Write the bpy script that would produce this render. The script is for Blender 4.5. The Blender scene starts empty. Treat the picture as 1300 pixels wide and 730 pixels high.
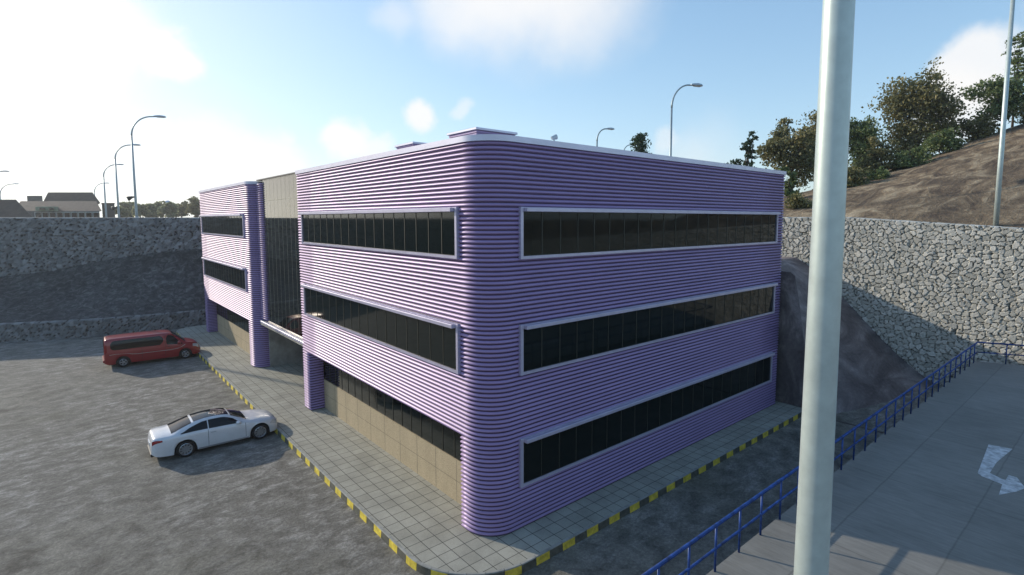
import bpy, math, random
import numpy as np
from mathutils import Vector, Matrix
HAZE = .00036
GZ = -.10                                           # car park level
rnd = random.Random(7)
rad = math.radians
scene = bpy.context.scene
COL = scene.collection

# ------------------------------------------------------------------ camera model
H = 9.6
PPX, PPY, FPX, PITCH, YAW = 666.78, 338.35, 682.03, .0873, .7105
CAM = np.array([-8.871, -12.0375, H])
_F = np.array([math.sin(YAW), math.cos(YAW), 0]); _R = np.array([math.cos(YAW), -math.sin(YAW), 0]); _U = np.array([0, 0, 1.])
F2 = _F*math.cos(PITCH)-_U*math.sin(PITCH); U2 = _U*math.cos(PITCH)+_F*math.sin(PITCH)
def ray(x, y): return F2+_R*(x-PPX)/FPX-U2*(y-PPY)/FPX
def dep(x, y, d): return CAM+ray(x, y)*d            # a point seen at that spot, d metres out
def onz(x, y, z):
    r = ray(x, y); return CAM+r*((z-H)/r[2])

# ------------------------------------------------------------------ mesh helper
class MB:
    def __init__(s): s.v = []; s.f = []; s.m = []
    def add(s, vs, fs, mi=0):
        o = len(s.v); s.v += [tuple(float(c) for c in p) for p in vs]
        s.f += [tuple(i+o for i in f) for f in fs]; s.m += [mi]*len(fs)
    def box(s, a, b, mi=0, bev=0.0):
        (x0, y0, z0), (x1, y1, z1) = a, b
        if bev:
            e = bev; vs = []; 
            for (z, k) in ((z0, e), (z0+e, 0), (z1-e, 0), (z1, e)):
                vs += [(x0+k+0, y0+k, z), (x1-k, y0+k, z), (x1-k, y1-k, z), (x0+k, y1-k, z)]
            fs = [(3, 2, 1, 0), (12, 13, 14, 15)]
            for r in range(3):
                for i in range(4): fs.append((r*4+i, r*4+(i+1) % 4, r*4+4+(i+1) % 4, r*4+4+i))
            s.add(vs, fs, mi); return
        s.add([(x0, y0, z0), (x1, y0, z0), (x1, y1, z0), (x0, y1, z0), (x0, y0, z1), (x1, y0, z1), (x1, y1, z1), (x0, y1, z1)],
              [(3, 2, 1, 0), (4, 5, 6, 7), (0, 1, 5, 4), (1, 2, 6, 5), (2, 3, 7, 6), (3, 0, 4, 7)], mi)
    def prism(s, pts, z0, z1, mi=0, cap=True):
        n = len(pts); vs = [(x, y, z0) for x, y in pts]+[(x, y, z1) for x, y in pts]
        fs = [(i, (i+1) % n, n+(i+1) % n, n+i) for i in range(n)]
        if cap: fs += [tuple(range(n-1, -1, -1)), tuple(range(n, 2*n))]
        s.add(vs, fs, mi)
    def tube(s, pts, rs, n=10, mi=0, cap=True):
        pts = [Vector(p) for p in pts]; vs = []; fs = []
        if not hasattr(rs, '__len__'): rs = [rs]*len(pts)
        up = None
        for i, p in enumerate(pts):
            t = (pts[min(i+1, len(pts)-1)]-pts[max(i-1, 0)]).normalized()
            if up is None: up = Vector((0, 0, 1)) if abs(t.z) < .9 else Vector((1, 0, 0))
            a = (up-t*up.dot(t)).normalized(); b = t.cross(a); up = a
            for k in range(n):
                q = 2*math.pi*k/n; vs.append(p+(a*math.cos(q)+b*math.sin(q))*rs[i])
        for i in range(len(pts)-1):
            for k in range(n): fs.append((i*n+k, i*n+(k+1) % n, (i+1)*n+(k+1) % n, (i+1)*n+k))
        if cap: fs += [tuple(range(n-1, -1, -1)), tuple((len(pts)-1)*n+k for k in range(n))]
        s.add(vs, fs, mi)
    def grid(s, P, mi=0, flip=False):
        P = np.asarray(P, float); r, c = P.shape[:2]; fs = []
        for i in range(r-1):
            for j in range(c-1):
                q = (i*c+j, i*c+j+1, (i+1)*c+j+1, (i+1)*c+j); fs.append(q[::-1] if flip else q)
        s.add(P.reshape(-1, 3), fs, mi)
    def build(s, name, mats, parent=None, smooth=False, angle=None, loc=None):
        me = bpy.data.meshes.new(name); me.from_pydata(s.v, [], s.f)
        for m in (mats if isinstance(mats, (list, tuple)) else [mats]): me.materials.append(m)
        me.polygons.foreach_set('material_index', s.m)
        if smooth: me.polygons.foreach_set('use_smooth', [True]*len(me.polygons))
        if angle:
            me.polygons.foreach_set('use_smooth', [True]*len(me.polygons)); me.set_sharp_from_angle(angle=rad(angle))
        me.update()
        o = bpy.data.objects.new(name, me); COL.objects.link(o)
        if parent: o.parent = parent
        if loc is not None: o.location = loc
        return o
def npmesh(name, V, Fq, m, parent=None, smooth=True, attr=None):
    me = bpy.data.meshes.new(name); V = np.asarray(V, np.float32); Fq = np.asarray(Fq, np.int32)
    n = Fq.shape[1]
    me.vertices.add(len(V)); me.vertices.foreach_set('co', V.ravel())
    me.loops.add(Fq.size); me.loops.foreach_set('vertex_index', Fq.ravel())
    me.polygons.add(len(Fq)); me.polygons.foreach_set('loop_start', np.arange(len(Fq), dtype=np.int32)*n)
    me.polygons.foreach_set('use_smooth', np.full(len(Fq), smooth))
    me.update(calc_edges=True); me.validate()
    if attr is not None:
        a = me.attributes.new('var', 'FLOAT', 'POINT'); a.data.foreach_set('value', np.asarray(attr, np.float32))
    for q in (m if isinstance(m, (list, tuple)) else [m]): me.materials.append(q)
    o = bpy.data.objects.new(name, me); COL.objects.link(o)
    if parent: o.parent = parent
    return o
def tag(o, label, cat, group=None):
    o['label'] = label; o['category'] = cat
    if group: o['group'] = group
    return o
def struct(o): o['kind'] = 'structure'; return o
def empty(name, loc, label, cat, group=None, rz=0):
    o = bpy.data.objects.new(name, None); COL.objects.link(o); o.location = tuple(float(c) for c in loc); o.rotation_euler = (0, 0, rz)
    o.empty_display_size = .3
    return tag(o, label, cat, group)

# ------------------------------------------------------------------ materials
class NT:
    def __init__(s, name):
        s.mat = bpy.data.materials.new(name); s.mat.use_nodes = True; s.t = s.mat.node_tree; s.n = s.t.nodes
        s.b = s.n['Principled BSDF']
    def new(s, t, **k):
        n = s.n.new(t)
        for a, v in k.items():
            if a.startswith('i_'):
                n.inputs[a[2:].replace('_', ' ')].default_value = v
            else: setattr(n, a, v)
        return n
    def l(s, a, b): s.t.links.new(a, b)
    def coord(s, obj=False, scale=(1, 1, 1), rot=(0, 0, 0)):
        if obj: src = s.new('ShaderNodeTexCoord').outputs['Object']
        else: src = s.new('ShaderNodeNewGeometry').outputs['Position']
        m = s.new('ShaderNodeMapping'); m.inputs['Scale'].default_value = scale; m.inputs['Rotation'].default_value = rot
        s.l(src, m.inputs['Vector']); return m.outputs[0]
    def noise(s, vec, scale, detail=4, rough=.6, dist=0):
        n = s.new('ShaderNodeTexNoise'); n.inputs['Scale'].default_value = scale; n.inputs['Detail'].default_value = detail
        n.inputs['Roughness'].default_value = rough; n.inputs['Distortion'].default_value = dist; s.l(vec, n.inputs['Vector']); return n.outputs['Fac']
    def ramp(s, fac, stops):
        r = s.new('ShaderNodeValToRGB'); e = r.color_ramp.elements
        while len(e) < len(stops): e.new(.5)
        for q, (p, c) in zip(e, stops): q.position = p; q.color = (*(c if hasattr(c, '__len__') else (c, c, c)), 1)
        s.l(fac, r.inputs[0]); return r.outputs[0]
    def mix(s, a, b, fac, mode='MIX'):
        m = s.new('ShaderNodeMix', data_type='RGBA', blend_type=mode)
        for v, i in ((fac, 0), (a, 6), (b, 7)):
            if hasattr(v, 'is_linked') or isinstance(v, bpy.types.NodeSocket): s.l(v, m.inputs[i])
            else: m.inputs[i].default_value = v if i == 0 else (*v, 1)
        return m.outputs[2]
    def bump(s, h, strength=.5, dist=.02):
        b = s.new('ShaderNodeBump'); b.inputs['Strength'].default_value = strength; b.inputs['Distance'].default_value = dist
        s.l(h, b.inputs['Height']); s.l(b.outputs[0], s.b.inputs['Normal'])
    def out(s, col=None, rough=.6, metal=0, **k):
        if col is not None:
            if isinstance(col, bpy.types.NodeSocket): s.l(col, s.b.inputs['Base Color'])
            else: s.b.inputs['Base Color'].default_value = (*col, 1)
        if isinstance(rough, bpy.types.NodeSocket): s.l(rough, s.b.inputs['Roughness'])
        else: s.b.inputs['Roughness'].default_value = rough
        s.b.inputs['Metallic'].default_value = metal
        for a, v in k.items(): s.b.inputs[a.replace('_', ' ')].default_value = v
        return s.mat
def simple(name, col, rough=.5, metal=0, var=.12, scale=3, bump=0, obj=True, **k):
    t = NT(name); c = t.coord(obj); n = t.noise(c, scale, 5)
    lo = [max(0, q*(1-var*1.6)) for q in col]; hi = [min(1, q*(1+var*1.6)) for q in col]
    cc = t.ramp(n, [(.3, lo), (.7, hi)])
    if bump: t.bump(t.noise(c, scale*8, 4), bump, .02)
    return t.out(cc, rough, metal, **k)

# car park and road surface: worn asphalt / packed gravel with drifting pale streaks
t = NT('worn_asphalt')
c = t.coord(False, (.95, 1.7, 1), (0, 0, -.55)); st = t.noise(c, 1.35, 11, .80, .35)
c2 = t.coord(); big = t.noise(c2, .09, 3, .5); fine = t.noise(c2, 11, 6, .8); mid = t.noise(c2, 1.2, 6, .65, .5)
a = t.ramp(st, [(.34, (.10, .093, .080)), (.50, (.22, .208, .183)), (.64, (.50, .485, .45))])
b_ = t.ramp(mid, [(.36, (.085, .078, .064)), (.62, (.30, .285, .24))])
col = t.mix(a, b_, t.ramp(big, [(.40, 0), (.62, .8)]))
col = t.mix(col, (.10, .095, .06), t.ramp(t.noise(c2, .16, 4), [(.56, 0), (.72, .45)]))
col = t.mix(col, t.ramp(fine, [(.32, .35), (.68, 1.2)]), .8, 'MULTIPLY')
hh = t.new('ShaderNodeMath', operation='ADD'); t.l(st, hh.inputs[0]); t.l(fine, hh.inputs[1])
t.bump(hh.outputs[0], .65, .05); M_ASPH = t.out(col, .9)

# pavement tiles
t = NT('paving_tiles'); c = t.coord()
br = t.new('ShaderNodeTexBrick', offset=0.0, squash=1.0)
for k, v in (('Scale', 1), ('Mortar Size', .011), ('Mortar Smooth', .2), ('Bias', 0), ('Brick Width', .46), ('Row Height', .46)): br.inputs[k].default_value = v
br.inputs['Color1'].default_value = (.37, .36, .30, 1); br.inputs['Color2'].default_value = (.43, .42, .355, 1); br.inputs['Mortar'].default_value = (.05, .05, .045, 1)
t.l(c, br.inputs['Vector'])
col = t.mix(br.outputs['Color'], t.ramp(t.noise(c, 1.1, 6), [(.3, .62), (.7, 1.05)]), .7, 'MULTIPLY')
col = t.mix(col, t.ramp(t.noise(c, 30, 3), [(.3, .75), (.7, 1.05)]), .6, 'MULTIPLY')
inv = t.new('ShaderNodeMath', operation='SUBTRACT'); inv.inputs[0].default_value = 1; t.l(br.outputs['Fac'], inv.inputs[1])
t.bump(inv.outputs[0], .5, .01); M_TILE = t.out(col, .75)

# ramp concrete: broomed slabs with joints
t = NT('broomed_concrete'); c = t.coord()
br = t.new('ShaderNodeTexBrick', offset=0.0)
for k, v in (('Scale', 1), ('Mortar Size', .03), ('Mortar Smooth', .9), ('Brick Width', 4.2), ('Row Height', 1.85)): br.inputs[k].default_value = v
br.inputs['Color1'].default_value = (.215, .21, .19, 1); br.inputs['Color2'].default_value = (.235, .228, .208, 1); br.inputs['Mortar'].default_value = (.165, .162, .145, 1)
m = t.coord(False); 
mm = t.new('ShaderNodeMapping'); mm.inputs['Location'].default_value = (1.1, 2.36, 0); t.l(m, mm.inputs[0]); 
wob = t.new('ShaderNodeVectorMath', operation='ADD'); nz = t.new('ShaderNodeTexNoise'); nz.inputs['Scale'].default_value = 1.3; t.l(c, nz.inputs['Vector'])
sc = t.new('ShaderNodeVectorMath', operation='SCALE'); sc.inputs[3].default_value = .06; t.l(nz.outputs['Color'], sc.inputs[0]); t.l(mm.outputs[0], wob.inputs[0]); t.l(sc.outputs[0], wob.inputs[1])
t.l(wob.outputs[0], br.inputs['Vector'])
stre = t.noise(t.coord(False, (9, 1.1, 1), (0, 0, .12)), 1.6, 6, .7, .4)
col = t.mix(br.outputs['Color'], t.ramp(stre, [(.3, .68), (.7, 1.12)]), .75, 'MULTIPLY')
col = t.mix(col, t.ramp(t.noise(c, .5, 5), [(.35, .72), (.65, 1.05)]), .6, 'MULTIPLY')
t.bump(stre, .35, .02); M_DECK = t.out(col, .85)
M_PAINTW = simple('worn_white_road_paint', (.46, .47, .48), .75, 0, .3, 6)
M_CONC = simple('grey_concrete', (.30, .29, .26), .85, 0, .2, 1.5, .3)

def corr(name, col, met=.25, rough=.38):
    t = NT(name); c = t.coord(False, (.35, .35, 3)); n = t.noise(c, 1.2, 5)
    cc = t.mix(col, [q*.86 for q in col], t.ramp(n, [(.35, 0), (.65, 1)]))
    return t.out(cc, rough, met)
M_CLAD = corr('purple_corrugated_metal', (.325, .232, .44), .14, .46)
M_GROOVE_SHADE = corr('purple_groove_shade', (.075, .042, .085), .1, .55)  # rib valleys coloured darker to deepen the shade between ribs
M_FASC = simple('pale_lilac_metal_trim', (.62, .60, .72), .35, .3, .05, 1.2)
M_FRAME = simple('lilac_grey_window_frame', (.52, .49, .62), .38, .35, .06, 2)
M_MULL = simple('dark_bronze_glazing_bar', (.034, .035, .026), .5, .1, .1, 3)
def glass(name, base, ior, rough=.03, tint=(1, 1, 1)):
    t = NT(name); c = t.coord(False, (.4, .4, .4)); n = t.noise(c, .9, 2)
    t.bump(n, .02, .05)
    m = t.out(base, rough); t.b.inputs['IOR'].default_value = ior; t.b.inputs['Specular Tint'].default_value = (*tint, 1); return m
M_GLASS = glass('dark_window_glass', (.007, .011, .011), 1.36, .05, (.95, 1, .97))
M_MIRROR = glass('coated_curtain_wall_glass', (.012, .016, .018), 2.2, .03, (1, .92, .75))
M_ROOF = simple('roof_membrane', (.33, .33, .36), .8, 0, .15, .8)
# tan granite panels
t = NT('speckled_tan_stone'); c = t.coord()
col = t.mix((.54, .44, .29), (.36, .285, .18), t.ramp(t.noise(c, 40, 3, .8), [(.42, 0), (.6, 1)]))
col = t.mix(col, t.ramp(t.noise(t.coord(False, (1, 1, .5)), 1.5, 5), [(.3, .75), (.7, 1.05)]), .6, 'MULTIPLY')
M_TAN = t.out(col, .7)
# gabion stone (with per-stone value)
def stone(name, lo, hi):
    t = NT(name); a = t.new('ShaderNodeAttribute', attribute_name='var'); c = t.coord()
    n = t.noise(c, 2.6, 6, .7); n2 = t.noise(c, 14, 4, .7)
    v = t.ramp(a.outputs['Fac'], [(0, [q*.26 for q in lo]), (.16, [q*.55 for q in lo]), (.34, lo), (.7, [(x+y)/2 for x, y in zip(lo, hi)]), (1, hi)])
    v = t.mix(v, t.ramp(n, [(.3, .72), (.72, 1.1)]), .7, 'MULTIPLY')
    v = t.mix(v, t.ramp(n2, [(.3, .7), (.7, 1.08)]), .7, 'MULTIPLY')
    t.bump(n2, .8, .05); return t.out(v, .9)
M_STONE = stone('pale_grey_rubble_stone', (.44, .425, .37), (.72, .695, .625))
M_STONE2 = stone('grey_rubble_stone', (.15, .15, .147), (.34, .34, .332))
# soils
def soil(name, a, b, c3, sx=(.3, 1.2, .6), rot=0, bs=.7, sc=1.0, bd=.08):
    t = NT(name); c = t.coord(False, sx, (0, 0, rot)); n = t.noise(c, .9*sc, 9, .68, 1.0); c2 = t.coord(); f = t.noise(c2, 9*sc, 5, .7); bg = t.noise(c2, .13*sc, 4)
    col = t.ramp(n, [(.38, a), (.52, b), (.66, c3)])
    col = t.mix(col, t.ramp(bg, [(.35, .55), (.65, 1.15)]), .7, 'MULTIPLY')
    col = t.mix(col, t.ramp(f, [(.3, .55), (.7, 1.15)]), .6, 'MULTIPLY')
    s_ = t.new('ShaderNodeMath', operation='ADD'); t.l(n, s_.inputs[0]); t.l(f, s_.inputs[1]); t.bump(s_.outputs[0], bs, bd); return t.out(col, .95)
M_HILL = soil('dry_brown_hillside', (.11, .072, .044), (.28, .20, .118), (.56, .44, .29), (.5, 1.3, 1.3), .35, 1.0, .55, .3)
M_EMB = soil('bare_dark_earth', (.115, .095, .093), (.19, .16, .155), (.34, .30, .29), (.5, 1.3, .7), .3, .32, .6)
M_BANK = soil('dark_gravel_bank', (.05, .05, .05), (.10, .098, .095), (.20, .20, .195), (1.4, 1.4, 1.4), 0, 1.0, 1.6)
M_YEL = simple('yellow_kerb_paint', (.72, .56, .07), .7, 0, .22, 5)
M_KGREY = simple('grey_kerb_stone', (.11, .108, .085), .8, 0, .25, 5)
M_BLUE = simple('blue_painted_steel', (.010, .047, .20), .45, .1, .45, 5)
M_POLE = simple('galvanised_pole_paint', (.48, .55, .53), .42, .35, .06, 6)
M_LAMP = simple('grey_lamp_steel', (.34, .40, .42), .45, .4, .08, 2)
M_HEAD = simple('pale_lamp_housing', (.50, .56, .60), .35, .3, .06, 2)
M_LENS = simple('lamp_lens', (.55, .58, .62), .25, 0, .05, 4)
M_DARK = simple('black_rubber', (.012, .012, .013), .75, 0, .1, 8)
M_TRIM = simple('dark_plastic', (.02, .02, .022), .5, 0, .1, 8)
M_ALLOY = simple('alloy_rim', (.45, .46, .48), .3, .8, .05, 8)
def paint(name, col, flake=.03):
    t = NT(name); c = t.coord(True); n = t.noise(c, 2.5, 4)
    cc = t.mix([q*.9 for q in col], col, t.ramp(n, [(.35, 0), (.65, 1)]))
    m = t.out(cc, .32, .05); t.b.inputs['Coat Weight'].default_value = .8; t.b.inputs['Coat Roughness'].default_value = .06; return m
M_RED = paint('red_car_paint', (.33, .018, .020)); M_WHITE = paint('white_car_paint', (.74, .75, .77))
M_CGLASS = glass('car_glass', (.008, .010, .012), 1.4, .03)
M_REDL = simple('red_lamp_glass', (.30, .01, .012), .15, 0, .1, 20)
M_CLEAR = simple('headlamp_glass', (.55, .58, .62), .1, .2, .1, 20)
M_BARK = simple('tree_bark', (.09, .07, .052), .9, 0, .3, 3, .5)
def leaf(name, a, b, c3, trn=.35):
    t = NT(name); at = t.new('ShaderNodeAttribute', attribute_name='var')
    col = t.ramp(at.outputs['Fac'], [(0, a), (.55, b), (1, c3)])
    t.out(col, .65); tr = t.new('ShaderNodeBsdfTranslucent'); t.l(col, tr.inputs[0]); mx = t.new('ShaderNodeMixShader'); mx.inputs[0].default_value = trn
    o = t.n['Material Output']; t.l(t.b.outputs[0], mx.inputs[1]); t.l(tr.outputs[0], mx.inputs[2]); t.l(mx.outputs[0], o.inputs[0]); return t.mat
M_LEAF = leaf('olive_brown_foliage', (.07, .08, .03), (.20, .19, .075), (.38, .315, .14))
M_LEAF2 = leaf('mid_green_foliage', (.055, .09, .032), (.15, .20, .07), (.29, .31, .12))
M_LEAF3 = leaf('pale_green_foliage', (.16, .18, .10), (.27, .29, .16), (.36, .37, .22), .6)
M_LEAF4 = leaf('dark_ivy_foliage', (.015, .035, .015), (.03, .07, .025), (.06, .11, .04))

# ------------------------------------------------------------------ terrain, walls
def upl(x): return 57.1-.54*(x+13.1)             # line of the long wall behind the car park
def wtop(y): return 9.75+np.minimum(0, (y-1.0)*.072)
def knoise(x, y, s, seed):
    r = np.random.RandomState(seed); o = 0
    for k in range(6):
        a = r.uniform(0, 6.28); f = s*(1.6**k); p = r.uniform(0, 6.28)
        o = o+np.sin((x*math.cos(a)+y*math.sin(a))*f+p)/(1.5**k)
    return o/2.5
def hill(x, y):
    k = np.clip(.236-.0072*y, .0, .55)*np.clip((y+26)/12, 0, 1)
    u = np.clip(x-31.5, 0, None)
    rise = k*np.where(u < 46, u, 46+(u-46)*.35-.0016*(u-46)**2)
    rise = np.where(u > 150, np.minimum(rise, k*46), rise)
    base = np.minimum(9.55, wtop(y)-.12)
    base = np.where(u > 60, 9.55, base)
    bump = knoise(x, y, .25, 5)*.28*np.clip(u/6, 0, 1)*np.clip(k*8, .1, 1)
    return base+np.clip(rise, 0, 34)+bump
def spaced(a, b, n0, far):
    pass
mb = MB()
xs = np.concatenate([np.linspace(30.75, 100, 70), np.linspace(106, 200, 14), [260, 400, 800, 2600]])
ys = np.concatenate([[-2600, -900, -400, -200], np.linspace(-120, 60, 110), [80, 120, 200, 400, 900, 2600]])
X, Y = np.meshgrid(xs, ys); mb.grid(np.stack([X, Y, hill(X, Y)], -1), 0)
xs = np.concatenate([[-2600, -900, -400, -200], np.linspace(-100, 30.75, 40)])
vs = np.concatenate([[.75], np.linspace(3, 60, 12), [90, 160, 300, 700, 2600]])
X, V = np.meshgrid(xs, vs); Y = np.maximum(upl(np.maximum(X, -100)), -1e9)+V
mb.grid(np.stack([X, Y, 9.62+0*X+knoise(X, Y, .2, 9)*.08*np.clip(V/5-.3, 0, 1)], -1), 0)
def flat(x0, x1, y0, y1, z=9.6):
    xs = np.linspace(x0, x1, 8); ys = np.linspace(y0, y1, 8); X, Y = np.meshgrid(xs, ys); mb.grid(np.stack([X, Y, z+0*X], -1), 0)
flat(-2600, -75, -2600, 91)
mb.add([(-75, -50, -.5), (-75, 91.2, -.5), (-75, 91.2, 9.6), (-75, -50, 9.6)], [(0, 1, 2, 3)])
struct(mb.build('terrain', M_HILL, smooth=True)); mb = MB()
flat(-75, 30.75, -2600, -50)
mb.add([(-75, -50, -.5), (30.75, -50, -.5), (30.75, -50, 9.6), (-75, -50, 9.6)], [(3, 2, 1, 0)])
struct(mb.build('terrain', M_EMB, smooth=False))

mb = MB(); xs = np.linspace(-75, 30.4, 60); ys = np.linspace(-50, 92, 80); X, Y = np.meshgrid(xs, ys)
mb.grid(np.stack([X, Y, 0*X+GZ], -1)); struct(mb.build('ground', M_ASPH))

def voro(S, Z, cell, seed):
    """stone relief on a wall face: returns depth 0..1 and a value per stone"""
    def hsh(i, j, k): 
        q = np.sin(i*127.1+j*311.7+k*74.7+seed*13.3)*43758.5453; return q-np.floor(q)
    gi = np.floor(S/cell); gj = np.floor(Z/(cell*.8))
    f1 = np.full(S.shape, 9.); f2 = np.full(S.shape, 9.); v = np.zeros(S.shape); tx = np.zeros(S.shape); ty = np.zeros(S.shape)
    for a in (-2, -1, 0, 1, 2):
        for b in (-2, -1, 0, 1, 2):
            i = gi+a; j = gj+b
            px = (i+.5+.9*(hsh(i, j, 1)-.5))*cell; py = (j+.5+.9*(hsh(i, j, 2)-.5))*cell*.8
            w = .8+.4*hsh(i, j, 3)
            dx = S-px; dy = Z-py; an = hsh(i, j, 5)*3.14; ca, sa = np.cos(an), np.sin(an)
            ex = (dx*ca+dy*sa); ey = (-dx*sa+dy*ca)*(1.15+.5*hsh(i, j, 8))
            d = np.sqrt(ex**2+ey**2)*w/cell
            near = d < f1
            f2 = np.where(near, f1, np.minimum(f2, d)); v = np.where(near, hsh(i, j, 4), v)
            tx = np.where(near, dx/cell*(hsh(i, j, 6)-.5), tx); ty = np.where(near, dy/cell*(hsh(i, j, 7)-.5), ty)
            f1 = np.where(near, d, f1)
    e = np.clip((f2-f1)/.17, 0, 1)
    e = np.clip(e*1.25-.10, 0, 1); dd = np.sqrt(e)*.75+.35*np.clip(tx+ty, -.6, .6)*e+.25*v*e
    return dd, np.where(e < .06, 0, .12+.55*v+.33*np.sqrt(e))
def gabion(name, path, ztop, zbot, cell, res, amp, m, label, thick=.7, seed=1, zres=None):
    """path: dense (n,2) points; the outer face lies to the right-hand side of the walking direction"""
    path = np.asarray(path, float); seg = np.diff(path, axis=0); L = np.concatenate([[0], np.cumsum(np.hypot(seg[:, 0], seg[:, 1]))])
    s = res(L[-1]) if callable(res) else np.arange(0, L[-1]+res*.5, res)
    s = np.clip(s, 0, L[-1]); px = np.interp(s, L, path[:, 0]); py = np.interp(s, L, path[:, 1])
    tx = np.gradient(px, s); ty = np.gradient(py, s); ln = np.hypot(tx, ty); nx = ty/ln; ny = -tx/ln
    nzr = max(6, int(round((np.max(ztop(px, py))-np.min(zbot))/(zres or .1))))
    u = np.linspace(0, 1, nzr)
    Zt = ztop(px, py)+0*px; Zb = zbot+0*px
    Z = Zb[None]+(Zt-Zb)[None]*u[:, None]; S = np.repeat(s[None], nzr, 0)
    D, v = voro(S, Z, cell, seed); D = D*amp
    D[-1] *= .6
    P = np.stack([px[None]+nx[None]*D, py[None]+ny[None]*D, Z], -1)
    P[-1, :, 2] -= .05*(1-v[-1])
    back = np.stack([px-nx*thick, py-ny*thick, Zt], -1); P = np.concatenate([P, ((P[-1]+back)/2+[0, 0, .03])[None], back[None], np.stack([px-nx*thick, py-ny*thick, Zb], -1)[None]], 0)
    vv = np.concatenate([v, v[-1:], v[-1:], v[-1:]], 0)
    r, cN = P.shape[:2]; I = np.arange(r*cN).reshape(r, cN)
    Fq = np.stack([I[:-1, :-1], I[:-1, 1:], I[1:, 1:], I[1:, :-1]], -1).reshape(-1, 4)
    o = npmesh(name, P.reshape(-1, 3), Fq, m, smooth=False, attr=vv.ravel())
    return tag(o, label, 'retaining wall')
def sr(L):
    a = np.arange(0, 24, .2); b = np.arange(24, 46, .05); c_ = np.arange(46, L, .2); return np.concatenate([a, b, c_, [L]])
# right-hand wall runs along x = 30, face looking towards -x  (walk from +y to -y: right-hand side is -x)
gabion('retaining_wall', [(30, 34.3), (30, -50)], lambda x, y: wtop(y), -.3, .32, sr, .19, M_STONE,
       'tall pale rubble stone retaining wall in the sun, below the brown hillside and behind the blue railing', seed=3, zres=.05)
xs = np.linspace(-74, 30.2, 200)
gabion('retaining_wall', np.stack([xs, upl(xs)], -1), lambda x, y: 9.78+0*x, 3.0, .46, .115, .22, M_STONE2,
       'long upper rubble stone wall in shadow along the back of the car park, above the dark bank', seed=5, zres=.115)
lowp = np.array([(-50, 63), (-20, 49.9), (-13.1, 46.9), (-10.3, 45.6), (-6.7, 44.5), (-3, 44.1), (1, 44.0), (10, 43.6), (19, 41), (29.6, 35)])
tt = np.linspace(0, 1, 200); kk = np.linspace(0, 1, len(lowp)); sm = np.stack([np.interp(tt, kk, lowp[:, i]) for i in (0, 1)], -1)
for _ in range(6): sm[1:-1] = (sm[:-2]+2*sm[1:-1]+sm[2:])/4
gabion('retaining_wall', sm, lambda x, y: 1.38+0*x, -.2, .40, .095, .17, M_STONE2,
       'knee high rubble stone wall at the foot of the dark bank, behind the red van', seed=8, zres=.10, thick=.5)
# bank between the low wall and the upper wall
mb = MB(); rows = []
for i in range(0, 200, 2):
    p0 = sm[i]; x1 = p0[0]-1.0+ (p0[0]+13)*.06; x1 = min(max(x1, -73), 30); p1 = np.array([x1, upl(x1)-.0])
    zt = np.interp(x1, [-60, -25, -13.5, -10, -7.85, -4.9, -1.9, 1.15, 12, 30], [3.2, 3.9, 4.41, 4.85, 5.4, 6.1, 6.6, 7.0, 7.4, 7.6])
    r = []
    for q in np.linspace(0, 1, 16):
        p = p0*(1-q)+p1*q; z = 1.33*(1-q)+zt*q-.35*math.sin(math.pi*q); z += knoise(p[0], p[1], .8, 3)*.10*math.sin(math.pi*min(1, q*1.0))
        r.append((p[0], p[1], z))
    rows.append(r)
mb.grid(rows, flip=True); struct(mb.build('earth_bank', M_BANK, smooth=True))
# embankment at the end of the building, against the sunlit wall
mb = MB(); xs = np.linspace(18.95, 30.05, 40); ys = np.concatenate([np.linspace(-5.2, 8, 60), np.linspace(9, 34, 12)]); X, Y = np.meshgrid(xs, ys)
toe = np.interp(X, [18.95, 20, 22, 26, 30], [-1.75, -2.3, -3.0, -3.9, -4.35]); wd = np.interp(X, [18.95, 20, 22, 26, 30], [1.3, 3.2, 5.6, 7.8, 8.4])
t_ = np.clip((Y-toe)/wd, 0, 1); prof = 7.05*(t_*.55+.45*(t_*t_*(3-2*t_))); prof = np.minimum(prof, 7.05)
Z = prof+knoise(X, Y, .7, 2)*.03*np.clip(t_*6, 0, 1); Z = np.where(Y < toe, -.2, Z-.1)
mb.grid(np.stack([X, Y, Z], -1))
side = np.stack([np.stack([X[:, 0], Y[:, 0], Z[:, 0]*0-.05], -1), np.stack([X[:, 0], Y[:, 0], Z[:, 0]], -1)], 1); mb.grid(side)
struct(mb.build('embankment', M_EMB, smooth=False, angle=50))

# ------------------------------------------------------------------ pavement with painted kerb
def arc(cx, cy, r, a0, a1, n): return [(cx+r*math.cos(a), cy+r*math.sin(a)) for a in np.linspace(a0, a1, n)]
edge = [(18.9, -1.38)]+[(x, -1.38) for x in np.arange(18.4, .8, -.5)]+arc(.45, 1.07, 2.45, -math.pi/2, -math.pi, 14)+[(-2.0, y) for y in np.arange(1.6, 41.2, .5)]+arc(-.2, 41.2, 1.8, math.pi, math.pi*.5, 10)+[(2, 43.0)]
ins = []; e = np.array(edge); tg = np.gradient(e, axis=0); tg /= np.hypot(tg[:, 0], tg[:, 1])[:, None]; nr = np.stack([-tg[:, 1], tg[:, 0]], -1)
inner = e+np.stack([tg[:, 1], -tg[:, 0]], -1)*.09
mb = MB(); mb.prism([tuple(p) for p in inner]+[(18.9, 43.0)], -.15, .15); struct(mb.build('pavement', M_TILE))
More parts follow.
